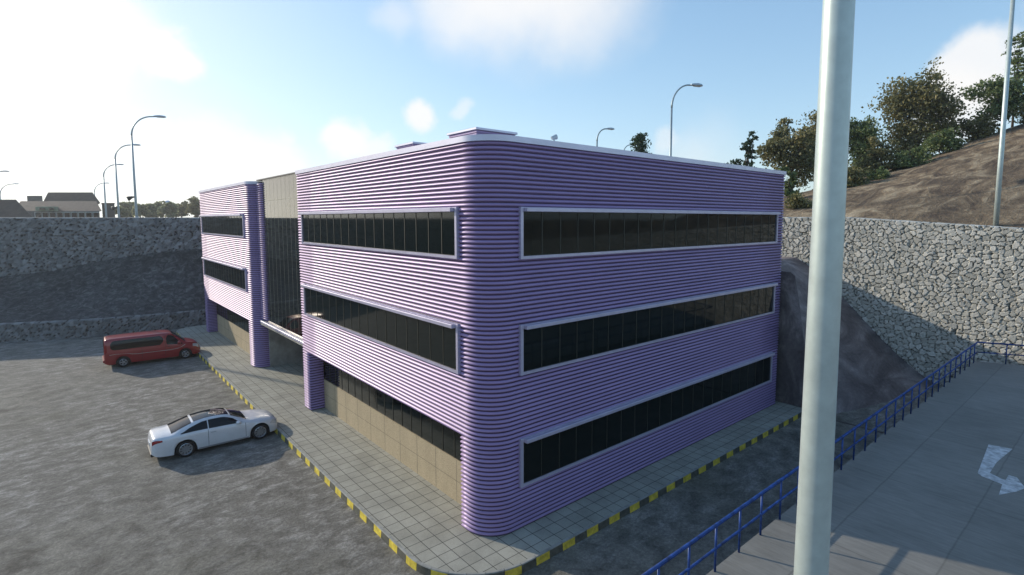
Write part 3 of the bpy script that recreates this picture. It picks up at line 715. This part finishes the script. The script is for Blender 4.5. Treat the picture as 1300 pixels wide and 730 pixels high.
# --- red van
van = Car(dict(
    z4=[(-2.72, 1.45), (-2.69, 1.80), (-2.60, 1.92), (-2.3, 1.965), (-1, 1.975), (.5, 1.97), (.95, 1.91), (1.25, 1.72), (1.55, 1.46), (1.80, 1.245), (2.1, 1.17), (2.4, 1.06), (2.57, .92), (2.66, .75), (2.69, .60)],
    z3=[(-2.72, 1.38), (-2.69, 1.70), (-2.60, 1.82), (-2.3, 1.86), (-1, 1.87), (.5, 1.865), (.95, 1.80), (1.25, 1.63), (1.55, 1.38), (1.80, 1.19), (2.1, 1.12), (2.4, 1.01), (2.57, .88), (2.66, .72), (2.69, .58)],
    z2=[(-2.72, 1.00), (-2.6, 1.13), (-1, 1.13), (.6, 1.12), (1.3, 1.10), (1.8, 1.06), (2.1, 1.0), (2.4, .90), (2.57, .79), (2.66, .66), (2.69, .54)],
    w1=[(-2.72, .88), (-2.66, .94), (-2.4, .975), (0, .978), (1.7, .978), (2.1, .945), (2.4, .86), (2.57, .74), (2.66, .60), (2.69, .48)],
    w2=[(-2.72, .86), (-2.66, .92), (-2.4, .955), (0, .958), (1.7, .945), (2.1, .89), (2.4, .79), (2.57, .67), (2.66, .54), (2.69, .42)],
    w3=[(-2.72, .76), (-2.66, .80), (-2.4, .83), (0, .835), (1.0, .80), (1.4, .80), (1.8, .84), (2.1, .78), (2.4, .66), (2.57, .54), (2.69, .30)],
    z0=[(-2.72, .36), (-2.5, .27), (2.3, .24), (2.69, .27)]), (-1.745, 1.745), .335, .40, .26)
root = empty('van', (-4.57, 31.98, 0), 'red passenger van with long dark side windows, parked nose to the kerb', 'van', None, rad(-1.6)); lower(root)
van.body('body', M_RED, root, -2.72, 2.69)
underbody(root, van, -2.5, 2.3, .78, .20, .70)
wheels(root, van, .86, .335, .22, 5, .215)
van.patch('windscreen', M_CGLASS, root, 1.02, 1.76, 4.10, 6, .008, both=True)
for s in (-1, 1):
    van.patch('side_window', M_CGLASS, root, -2.38, .50, lambda x: np.interp(x, [-2.38, -2.25, .3, .50], [3.3, 3.10, 3.10, 3.4]), lambda x: np.interp(x, [-2.38, -2.25, .35, .50], [3.6, 3.86, 3.86, 3.6]), .008, 30, 8, s)
    dr = van.patch('door', M_RED, root, .60, 1.62, .35, 2.98, .007, 22, 12, s)
    van.patch('side_window', M_CGLASS, root, .66, 1.60, lambda x: np.interp(x, [.66, .73, 1.6], [3.2, 3.04, 3.02]), lambda x: np.interp(x, [.66, .76, 1.10, 1.6], [3.6, 3.90, 3.88, 3.2]), .008, 18, 8, s)
    van.patch('door_seam', M_TRIM, root, .585, .60, .35, 3.9, .004, 3, 16, s)
    van.patch('door_seam', M_TRIM, root, 1.62, 1.635, .75, 2.95, .004, 3, 16, s)
    van.patch('door_seam', M_TRIM, root, -.72, -.705, .35, 2.98, .004, 3, 16, s)
    van.patch('crease_highlight', M_ALLOY, root, -2.45, 1.75, lambda x: np.interp(x, [-2.45, -2.1, -1.0, .9, 1.4, 1.75], [1.92, 2.05, 1.50, 1.50, 1.75, 2.75]), lambda x: np.interp(x, [-2.45, -2.1, -1.0, .9, 1.4, 1.75], [2.0, 2.13, 1.60, 1.60, 1.86, 2.86]), .010, 40, 3, s)  # bright strip standing in for the light streak along the body crease
    van.patch('tail_light', M_REDL, root, -2.69, -2.56, 2.75, 3.6, .010, 5, 8, s)
    van.patch('headlight', M_CLEAR, root, 2.20, 2.56, lambda x: 2.35, lambda x: np.interp(x, [2.20, 2.56], [3.1, 3.7]), .010, 8, 6, s)
    mb = MB(); mb.box((1.30, s*1.10-.10, 1.10), (1.48, s*1.10+.10, 1.34), 0, .04); wm = mb.build('wing_mirror', M_RED, root, smooth=True)
    mb = MB(); p = van.pt(.8, 2.6); mb.box((.70, s*(p[1]+.012)-.014, p[2]-.014), (.88, s*(p[1]+.012)+.014, p[2]+.014), 0, .004); mb.build('handle', M_TRIM, dr)
mb = MB(); mb.box((-2.80, -.90, .40), (-2.62, .90, .60), 0, .05); mb.build('bumper', M_RED, root, smooth=False)
mb = MB(); mb.box((-2.735, -.72, 1.12), (-2.68, .72, 1.68), 0, .012); mb.build('rear_window', M_CGLASS, root)
mb = MB(); mb.box((2.60, -.5, .40), (2.71, .5, .60), 0, .03); mb.build('grille', M_TRIM, root)

# ------------------------------------------------------------------ trees
def make_tree(name, base, lumps, nleaf, size, m, label, cat, group=None, trunk=True, seed=1, tr=.16):
    """lumps: (dx across view, dy along view, dz up, rx, rz) relative to the base; leaf clumps fill the outer part of each lump unevenly"""
    r = np.random.RandomState(seed); base = np.array(base, float)
    root = empty(name, base, label, cat, group)
    Rr, Ff = _R, _F
    pos = []; shade = []
    vol = np.array([l[3]**2*l[4] for l in lumps])**.75; vol = vol/vol.sum()
    for (dx, dy, dz, rx, rz), fr in zip(lumps, vol):
        n = int(nleaf*fr); nc = max(6, int(n/26))
        u = r.normal(size=(nc, 3)); u /= np.linalg.norm(u, axis=1)[:, None]; rr = r.uniform(.15, 1.08, nc)**.6
        cc = u*rr[:, None]*[rx, rx*.9, rz]; cs = r.uniform(.16, .30, nc)*min(rx, rz)*1.25
        tone = r.uniform(-.28, .28, nc)
        k = r.randint(0, nc, n); q = r.normal(size=(n, 3))*cs[k][:, None]*[1, 1, .55]+cc[k]
        c0 = Rr*dx+Ff*dy+np.array([0, 0, dz]); w = q[:, :1]*Rr+q[:, 1:2]*Ff+q[:, 2:3]*np.array([0, 0, 1.])+c0
        pos.append(w); shade.append(np.clip(.48+tone[k]+r.normal(0, .14, n), 0, 1))
    P = np.concatenate(pos); S = np.concatenate(shade); n = len(P)
    P[:, 2] = np.maximum(P[:, 2], .05)
    a = r.normal(size=(n, 3)); a /= np.linalg.norm(a, axis=1)[:, None]; b = r.normal(size=(n, 3)); b -= a*(a*b).sum(1)[:, None]; b /= np.linalg.norm(b, axis=1)[:, None]
    s1 = size*r.uniform(.6, 1.35, n)[:, None]; s2 = s1*r.uniform(.45, .8, n)[:, None]
    V = np.stack([P-a*s1, P-b*s2, P+a*s1, P+b*s2], 1).reshape(-1, 3); Fq = np.arange(n*4).reshape(n, 4)
    npmesh('crown', V, Fq, m, root, smooth=False, attr=np.repeat(S, 4))
    if trunk:
        mb = MB(); top = max(l[2] for l in lumps)
        pts = [np.array([0, 0, -.3])]; 
        for k in range(1, 6): pts.append(np.array([r.normal(0, .12), r.normal(0, .12), top*.85*k/5]))
        mb.tube(pts, [tr*1.25, tr, tr*.85, tr*.65, tr*.45, tr*.2], 8)
        for (dx, dy, dz, rx, rz) in lumps:
            e_ = Rr*dx+Ff*dy+np.array([0, 0, dz]); s_ = np.array([0, 0, max(.2, min(dz-rz*.4, top*.5)*.75)]); md = s_*.5+e_*.5+np.array([r.normal(0, .2), r.normal(0, .2), -.15])
            mb.tube([s_, md, e_], [tr*.55, tr*.35, tr*.12], 6)
        mb.build('trunk', M_BARK, root, smooth=True)
    return root
def hill_base(px, d):
    p = dep(px, 278, d); z = float(hill(np.array(p[0]), np.array(p[1]))); return np.array([p[0], p[1], z-.1])
def crown_tree(name, px0, px1, ytop, ybot, d, m, label, nleaf, size, shape='round', seed=1, cat='tree', group=None, zbase=None, trunk=True, tr=.16):
    pxc = (px0+px1)/2; b = hill_base(pxc, d)
    if zbase is not None: b[2] = zbase
    sc = d/FPX*1.02; w = (px1-px0)*sc; top = H+(278.7-ytop)*sc; bot = H+(278.7-ybot)*sc
    h = top-bot; zc = bot-b[2]; r = random.Random(seed); L_ = []
    if shape == 'round':
        n = 9
        for i in range(n):
            u = r.uniform(-1, 1); v = r.uniform(0, 1)
            wid = math.sqrt(max(.05, 1-(2*v-1.0)**2*.8))
            L_.append((u*w*.34*wid, r.uniform(-.3, .3)*w, zc+h*(.16+.68*v), w*r.uniform(.17, .26), h*r.uniform(.13, .20)))
        L_.append((0, 0, zc+h*.5, w*.34, h*.34))
    elif shape == 'spread':
        for i in range(10):
            u = -1+2*(i+.5)/10; v = .45+.5*math.cos(u*1.4)*r.uniform(.6, 1)
            L_.append((u*w*.42, r.uniform(-.25, .25)*w, zc+h*(v*.85), w*r.uniform(.11, .18), h*r.uniform(.13, .2)))
        L_ += [(-.05*w, 0, zc+h*.45, w*.28, h*.25), (.2*w, 0, zc+h*.3, w*.24, h*.26)]
    elif shape == 'tall':
        for i in range(8):
            v = (i+.5)/8; L_.append((r.uniform(-.22, .22)*w, r.uniform(-.2, .2)*w, zc+h*v, w*r.uniform(.2, .36)*(1-.35*abs(v-.4)), h*.11))
    else:
        for i in range(8):
            u = -1+2*(i+.5)/8; L_.append((u*w*.40, r.uniform(-.3, .3)*w, zc+h*r.uniform(.25, .62)*(1-.3*u*u), w*r.uniform(.18, .28), h*r.uniform(.24, .36)))
    L_ = np.array(L_); k = 1.12
    lo, hi_ = (L_[:, 0]-L_[:, 3]*k).min(), (L_[:, 0]+L_[:, 3]*k).max(); f_ = w/(hi_-lo); L_[:, 0] = (L_[:, 0]-(lo+hi_)/2)*f_; L_[:, 3] *= f_
    lo, hi_ = (L_[:, 2]-L_[:, 4]*k).min(), (L_[:, 2]+L_[:, 4]*k).max(); f_ = h/(hi_-lo); L_[:, 2] = zc+(L_[:, 2]-lo)*f_; L_[:, 4] *= f_
    L_ = [tuple(q) for q in L_]
    return make_tree(name, b, L_, nleaf, size, m, label, cat, group, trunk, seed, tr)
HG = 'trees and bushes on the brown hillside'
crown_tree('broadleaf_tree', 962, 1042, 151, 240, 62, M_LEAF, 'wide olive brown tree with open spreading crown, directly right of the purple roof end', 9000, .17, 'spread', 11, group=HG, tr=.22)
crown_tree('broadleaf_tree', 1010, 1078, 138, 235, 70, M_LEAF, 'dense brownish tree half hidden behind the thick near mast', 6500, .18, 'round', 12, group=HG, tr=.2)
crown_tree('broadleaf_tree', 1068, 1112, 150, 240, 66, M_LEAF2, 'darker green tree just right of the thick near mast', 6000, .17, 'round', 13, group=HG, tr=.18)
crown_tree('broadleaf_tree', 1113, 1208, 92, 222, 66, M_LEAF, 'tallest and densest brownish green tree on the hillside, in the middle of the clump', 15000, .17, 'round', 14, group=HG, tr=.28)
crown_tree('bush', 1090, 1140, 172, 238, 58, M_LEAF, 'large olive bush at the lower edge of the clump, in front of the tallest tree', 4500, .14, 'bush', 15, 'bush', HG, trunk=True, tr=.07)
crown_tree('bush', 1166, 1210, 164, 202, 60, M_LEAF2, 'yellow green bush at the right foot of the tallest tree', 3000, .13, 'bush', 16, 'bush', HG, tr=.06)
crown_tree('bush', 1206, 1262, 143, 190, 64, M_LEAF, 'row of low olive scrub between the tallest tree and the slim topped tree', 3500, .14, 'bush', 17, 'bush', HG, tr=.06)
crown_tree('broadleaf_tree', 1226, 1300, 98, 172, 64, M_LEAF2, 'rounded green tree behind the slim right mast', 6500, .16, 'round', 18, group=HG, tr=.18)
crown_tree('broadleaf_tree', 1260, 1292, 52, 112, 68, M_LEAF2, 'slim loose tree top rising highest beside the right mast', 1800, .15, 'tall', 19, group=HG, tr=.12)
crown_tree('bush', 1286, 1330, 130, 168, 60, M_LEAF, 'dark scrub cut by the right picture edge on the hill crest', 2500, .14, 'bush', 20, 'bush', HG, tr=.06)
crown_tree('bush', 992, 1040, 246, 278, 44, M_LEAF, 'grey olive bush at the top of the stone wall beside the roof end', 2600, .11, 'bush', 21, 'bush', HG, tr=.05)
crown_tree('bush', 988, 1014, 214, 262, 50, M_LEAF2, 'narrow dark green bush against the purple roof end', 2600, .12, 'tall', 22, 'bush', HG, tr=.07)
crown_tree('bush', 1100, 1128, 212, 240, 52, M_LEAF2, 'small green bush at the foot of the clump where bare soil starts', 1600, .11, 'bush', 23, 'bush', HG, tr=.05)
crown_tree('bush', 1052, 1100, 208, 262, 52, M_LEAF, 'dark olive bush low on the hill, half hidden by the thick near mast', 3500, .13, 'bush', 31, 'bush', HG, tr=.06)
crown_tree('bush', 1128, 1176, 186, 236, 57, M_LEAF2, 'green bush under the front of the tallest tree', 3500, .13, 'bush', 32, 'bush', HG, tr=.06)
crown_tree('ivy_clad_tree', 937, 958, 170, 226, 60, M_LEAF4, 'narrow ivy covered tree standing alone left of the hillside trees', 1500, .13, 'tall', 24, group=HG, tr=.14)
crown_tree('broadleaf_tree', 797, 824, 167, 205, 75, M_LEAF4, 'lone little green tree peeping over the roof edge near the lamps', 1600, .16, 'round', 25, zbase=9.5, tr=.14)
crown_tree('bush', 912, 940, 201, 230, 64, M_LEAF4, 'dark bush just peeping over the right part of the roof edge', 900, .14, 'bush', 26, 'bush', HG, tr=.06)
# far trees on the left
FG = 'far pale trees beyond the left wall'
far = [(147, 160, 262, 150, 'smallest pale tree, close by the grey side block'), (158, 176, 256, 185, 'pale tree left of the tallest lamp pole'), (170, 186, 259, 165, 'pale tree crossed by the tallest lamp pole'),
       (182, 200, 259, 175, 'low pale tree between the tallest lamp and the dome'), (194, 213, 255, 190, 'pale rounded tree just left of the blue dome'),
       (205, 226, 257, 170, 'pale tree in front of the blue dome'), (219, 243, 252, 200, 'darker rounded tree right of the blue dome'), (238, 262, 250, 185, 'dark tree touching the left edge of the purple building')]
for i, (a, b, yt, d, lb) in enumerate(far):
    crown_tree('broadleaf_tree', a, b, yt, 277.5, d, M_LEAF3 if i < 6 else M_LEAF, lb, 3200, .42, 'round' if i % 2 else 'bush', 40+i, group=FG, zbase=9.5, tr=.2)
p = dep(213, 259, 240); root = empty('radome', (p[0], p[1], 9.6), 'pale blue dome rising behind the far trees on the left', 'dome')
mb = MB(); zc = p[2]-9.6; mb.tube([(0, 0, 0), (0, 0, zc)], .7, 12); mb.build('tower', M_LAMP, root, smooth=True)
mb = MB(); mb.grid([[(1.6*math.cos(a)*math.cos(b), 1.6*math.sin(a)*math.cos(b), zc+1.6*math.sin(b)) for a in np.linspace(0, 2*math.pi, 25)] for b in np.linspace(-1.2, 1.57, 13)]); mb.build('dome', simple('pale_blue_shell', (.36, .43, .55), .5), root, smooth=True)

# ------------------------------------------------------------------ halls beyond the left wall
M_TERRA = simple('brown_tiled_roof', (.060, .046, .038), .85, 0, .25, 1.5); M_DROOF = simple('dark_brown_roof', (.034, .029, .025), .85, 0, .2, 1.2)
M_HWALL = simple('greyish_wall', (.13, .125, .115), .85, 0, .15, .6); M_HPALE = simple('pale_green_wall', (.22, .27, .19), .8, 0, .12, .8); M_WFR = simple('pale_window_frame', (.42, .45, .42), .6, 0, .1, 2)
def viewbox(d):
    """local frame facing the camera at d metres: u across, v away, w up from the high ground; returns mapper"""
    sc = d/FPX
    def P(px, py, v=0.0):
        q = dep(px, 278.7, d+v); q = CAM+(q-CAM)*1.0
        z = H+(278.7-py)*sc
        return np.array([q[0], q[1], z])
    return P
def block(mb, P, x0, x1, y0, y1, depth, mi=0):                 # box spanning px x0..x1, rows y0 (top)..y1, running back
    a0, a1 = P(x0, y1), P(x1, y1); back = (a0+a1)/2-CAM; back[2] = 0; back = back/np.linalg.norm(back)*depth; zt = P(x0, y0)[2]
    bt = [a0, a1, a1+back, a0+back]; mb.add([*bt]+[np.array([q[0], q[1], zt]) for q in bt], [(3, 2, 1, 0), (4, 5, 6, 7), (0, 1, 5, 4), (1, 2, 6, 5), (2, 3, 7, 6), (3, 0, 4, 7)], mi)
def hip(mb, P, x0, x1, ye, xr0, xr1, yr, depth, mi=0, over=0):    # hipped roof: eave span, ridge span
    a0, a1 = P(x0, ye), P(x1, ye); back = (a0+a1)/2-CAM; back[2] = 0; back = back/np.linalg.norm(back)*depth; r0, r1 = P(xr0, yr)+back*.3, P(xr1, yr)+back*.3; r2, r3 = r1+back*.4, r0+back*.4; zup = (P(xr0, yr)[2]-H)*(.3*depth)/np.linalg.norm((a0-CAM)[:2])
    zt = P(xr0, yr)[2]+zup
    for r in (r0, r1, r2, r3): r[2] = zt
    mb.add([a0, a1, a1+back, a0+back, r0, r1, r2, r3], [(0, 1, 5, 4), (1, 2, 6, 5), (2, 3, 7, 6), (3, 0, 4, 7), (4, 5, 6, 7), (3, 2, 1, 0)], mi)
def rebase(mb, o): mb.v = [tuple(np.array(v)-o) for v in mb.v]; return mb
P = viewbox(120); o = P(90, 279); o[2] = 9.6
hall = empty('hall', o, 'long hall with brown roofs and a pale green dormer, beyond the left wall', 'building')
mb = MB(); block(mb, P, 20, 127, 268, 279.5, 24); rebase(mb, o).build('wall', M_HWALL, hall)
mb = MB(); hip(mb, P, 17, 130, 268, 26, 126, 255.5, 24); rf = rebase(mb, o).build('roof', M_TERRA, hall)
mb = MB(); P2 = viewbox(128); hip(mb, P2, 55.5, 129, 258, 63, 120.5, 244.5, 14); rebase(mb, o).build('upper_roof', M_DROOF, hall)
mb = MB(); block(mb, P2, 36.5, 56, 248.8, 258, 6); rebase(mb, o).build('roof_cabin', M_HWALL, hall)
P3 = viewbox(119.4); mb = MB(); block(mb, P3, 46, 75, 262.5, 268.2, 5); dm = rebase(mb, o).build('dormer', M_HPALE, hall)
for x0, x1 in ((51, 58.5), (63, 69)):
    mb = MB(); P4 = viewbox(119.2); block(mb, P4, x0, x1, 264, 266.5, .4); rebase(mb, o).build('window', M_CGLASS, dm)
for k in range(9):
    x0 = 45+k*9.2
    mb = MB(); P4 = viewbox(119.9); block(mb, P4, x0-.6, x0+8.0, 269.2, 276.5, .3); w = rebase(mb, o).build('window', M_WFR, hall)
    mb = MB(); P4 = viewbox(119.8); block(mb, P4, x0+.4, x0+7.2, 270, 276, .2); rebase(mb, o).build('pane', M_CGLASS, w)
P = viewbox(100); o = P(18, 279); o[2] = 9.6
h2 = empty('shed', o, 'dark brown sloped roof in front of the hall at the left picture edge', 'building')
mb = MB(); hip(mb, P, -40, 43, 277.5, -30, 23, 253.5, 18); rebase(mb, o).build('roof', M_DROOF, h2)
mb = MB(); block(mb, P, -37, 40, 277.2, 280, 17); rebase(mb, o).build('wall', M_HWALL, h2)
P = viewbox(126); o = P(139, 279); o[2] = 9.6
h3 = empty('side_block', o, 'small plain grey flat roofed block right of the brown roofed hall', 'building')
mb = MB(); block(mb, P, 130.5, 146.5, 258.8, 279.5, 10); rebase(mb, o).build('wall', M_HWALL, h3)
mb = MB(); block(mb, viewbox(125.6), 130, 147, 257.8, 259.0, 10.6); rebase(mb, o).build('roof', M_DROOF, h3)

# ------------------------------------------------------------------ thin air haze
hm = bpy.data.materials.new('thin_haze'); hm.use_nodes = True; ht = hm.node_tree; ht.nodes.remove(ht.nodes['Principled BSDF'])
pv = ht.nodes.new('ShaderNodeVolumePrincipled'); pv.inputs['Color'].default_value = (.92, .95, 1, 1); pv.inputs['Density'].default_value = HAZE; pv.inputs['Anisotropy'].default_value = .55
ht.links.new(pv.outputs[0], ht.nodes['Material Output'].inputs['Volume'])
mb = MB(); mb.box((-2700, -2700, -1.5), (2700, 2700, 48)); hz = mb.build('haze', hm); hz['kind'] = 'stuff'
# ------------------------------------------------------------------ sky, sun, camera
SUN_EL, SUN_DIR = 22.0, np.array([-.375, .927])
w = bpy.data.worlds.new('World'); scene.world = w; w.use_nodes = True; nt = w.node_tree; N = nt.nodes; Lk = nt.links
bg = N['Background']; sky = N.new('ShaderNodeTexSky'); sky.sky_type = 'NISHITA'; sky.sun_disc = False
sky.sun_elevation = rad(SUN_EL); sky.sun_rotation = math.atan2(SUN_DIR[0], SUN_DIR[1]); sky.air_density = 1.0; sky.dust_density = .3; sky.ozone_density = 1.6; sky.altitude = 50
def wn(t, **k):
    n = N.new(t)
    for a, v in k.items(): setattr(n, a, v)
    return n
def math_(op, a, b=None, c=None):
    n = wn('ShaderNodeMath', operation=op)
    for i, v in enumerate((a, b, c)):
        if v is None: continue
        if isinstance(v, (int, float)): n.inputs[i].default_value = v
        else: Lk.new(v, n.inputs[i])
    return n.outputs[0]
tc = wn('ShaderNodeTexCoord'); gen = tc.outputs['Generated']
ns = wn('ShaderNodeTexNoise'); ns.inputs['Scale'].default_value = 9; ns.inputs['Detail'].default_value = 7; ns.inputs['Roughness'].default_value = .55; Lk.new(gen, ns.inputs['Vector'])
sub = wn('ShaderNodeVectorMath', operation='SUBTRACT'); Lk.new(ns.outputs['Color'], sub.inputs[0]); sub.inputs[1].default_value = (.5, .5, .5)
scl = wn('ShaderNodeVectorMath', operation='SCALE'); Lk.new(sub.outputs[0], scl.inputs[0]); scl.inputs[3].default_value = .10
wv = wn('ShaderNodeVectorMath', operation='ADD'); Lk.new(gen, wv.inputs[0]); Lk.new(scl.outputs[0], wv.inputs[1])
def direction(x, y): r = ray(x, y); return r/np.linalg.norm(r)
# soft banks and small puffs: (px, py, radius in px, density, softness)
CL = [(640, -20, 120, .8, .8), (740, -25, 115, .75, .8), (570, -10, 75, .5, .8), (495, 22, 24, .35, .7), (218, 72, 30, .85, .45), (440, 180, 26, .85, .5), (474, 190, 20, .7, .5), (530, 150, 20, .85, .4), (585, 144, 8, .45, .5), (364, 168, 9, .4, .5),
      (1240, 90, 50, .85, .35), (1216, 135, 48, .8, .35), (845, 172, 16, .4, .5), (870, 206, 40, .22, .8), (340, 210, 45, .7, .6), (270, 205, 60, .6, .7), (190, 215, 70, .5, .7), (40, 20, 150, .85, .75), (150, 50, 60, .4, .8), (-60, 120, 200, .7, .8), (905, 190, 60, .15, .9), (-400, 60, 300, .7, .9), (1500, 0, 160, .5, .7), (1800, 100, 200, .5, .7)]
dens = None
for (x, y, rp_, a, soft) in CL:
    d = direction(x, y); rr = rp_/np.linalg.norm(ray(x, y))/FPX
    ds = wn('ShaderNodeVectorMath', operation='DISTANCE'); Lk.new(wv.outputs[0], ds.inputs[0]); ds.inputs[1].default_value = tuple(d)
    mr = wn('ShaderNodeMapRange', interpolation_type='SMOOTHSTEP'); Lk.new(ds.outputs['Value'], mr.inputs[0])
    mr.inputs[1].default_value = rr*1.05+.012; mr.inputs[2].default_value = rr*(1-soft); mr.inputs[3].default_value = 0; mr.inputs[4].default_value = a
    dens = mr.outputs[0] if dens is None else math_('SUBTRACT', math_('ADD', dens, mr.outputs[0]), math_('MULTIPLY', dens, mr.outputs[0]))
# cloud brightness follows the sky around it (towards the sun it is brighter)
mx = wn('ShaderNodeMix', data_type='RGBA'); Lk.new(dens, mx.inputs[0])
# low haze band along the horizon, brighter towards the sun
sx = wn('ShaderNodeSeparateXYZ'); Lk.new(gen, sx.inputs[0])
dt = wn('ShaderNodeVectorMath', operation='DOT_PRODUCT'); Lk.new(gen, dt.inputs[0]); se = rad(SUN_EL); sv = (SUN_DIR[0]*math.cos(se), SUN_DIR[1]*math.cos(se), math.sin(se)); dt.inputs[1].default_value = sv
glow = math_('POWER', math_('MAXIMUM', dt.outputs['Value'], 0), 6.0)
SKYM = 1.0
add = wn('ShaderNodeMix', data_type='RGBA', blend_type='ADD'); add.inputs[0].default_value = 1; tn = wn('ShaderNodeMix', data_type='RGBA', blend_type='MULTIPLY'); tn.inputs[0].default_value = 1; tn.inputs[7].default_value = (1.24, 1.29, 1.30, 1); Lk.new(sky.outputs[0], tn.inputs[6]); 
# soft shoulder: tone curve on the sky colour lowers the glare near the sun
k1 = wn('ShaderNodeVectorMath', operation='SCALE'); Lk.new(tn.outputs[2], k1.inputs[0]); k1.inputs[3].default_value = 1/8
k2 = wn('ShaderNodeVectorMath', operation='ADD'); Lk.new(k1.outputs[0], k2.inputs[0]); k2.inputs[1].default_value = (1, 1, 1)
k3 = wn('ShaderNodeVectorMath', operation='DIVIDE'); Lk.new(tn.outputs[2], k3.inputs[0]); Lk.new(k2.outputs[0], k3.inputs[1])
k4 = wn('ShaderNodeVectorMath', operation='MULTIPLY'); Lk.new(k3.outputs[0], k4.inputs[0]); k4.inputs[1].default_value = (1.36, 1.52, 1.66)
Lk.new(k4.outputs[0], add.inputs[6])
gc = wn('ShaderNodeVectorMath', operation='SCALE'); gc.inputs[0].default_value = (1.6, .8, .35); Lk.new(glow, gc.inputs[3]); Lk.new(gc.outputs[0], add.inputs[7])
Lk.new(add.outputs[2], mx.inputs[6])
cc = wn('ShaderNodeMix', data_type='RGBA', blend_type='ADD'); cc.inputs[0].default_value = 1; cc.inputs[6].default_value = (6.3, 6.2, 6.1, 1); Lk.new(gc.outputs[0], cc.inputs[7]); Lk.new(cc.outputs[2], mx.inputs[7])
Lk.new(mx.outputs[2], bg.inputs['Color']); bg.inputs['Strength'].default_value = .15
sun = bpy.data.lights.new('sun', 'SUN'); sun.energy = 3.6; sun.angle = rad(.6); sun.color = (1.0, .90, .74)
so = bpy.data.objects.new('sun', sun); COL.objects.link(so); so.rotation_euler = Vector((-sv[0], -sv[1], -sv[2])).to_track_quat('-Z', 'Y').to_euler()
cam = bpy.data.cameras.new('camera'); co = bpy.data.objects.new('camera', cam); COL.objects.link(co)
cam.sensor_width = 36; cam.sensor_fit = 'HORIZONTAL'; cam.lens = FPX/1300*36; cam.shift_x = -(PPX-650)/1300; cam.shift_y = (PPY-365)/1300; cam.clip_start = .1; cam.clip_end = 8000
R3 = Matrix(((_R[0], U2[0], -F2[0]), (_R[1], U2[1], -F2[1]), (_R[2], U2[2], -F2[2]))); co.matrix_world = Matrix.Translation(CAM.tolist()) @ R3.to_4x4()
scene.camera = co
scene.render.engine = 'CYCLES'; scene.render.resolution_x = 1024; scene.render.resolution_y = 575
vs_ = scene.view_settings; vs_.view_transform = 'Standard'; vs_.look = 'None'; vs_.exposure = .14; vs_.gamma = 1
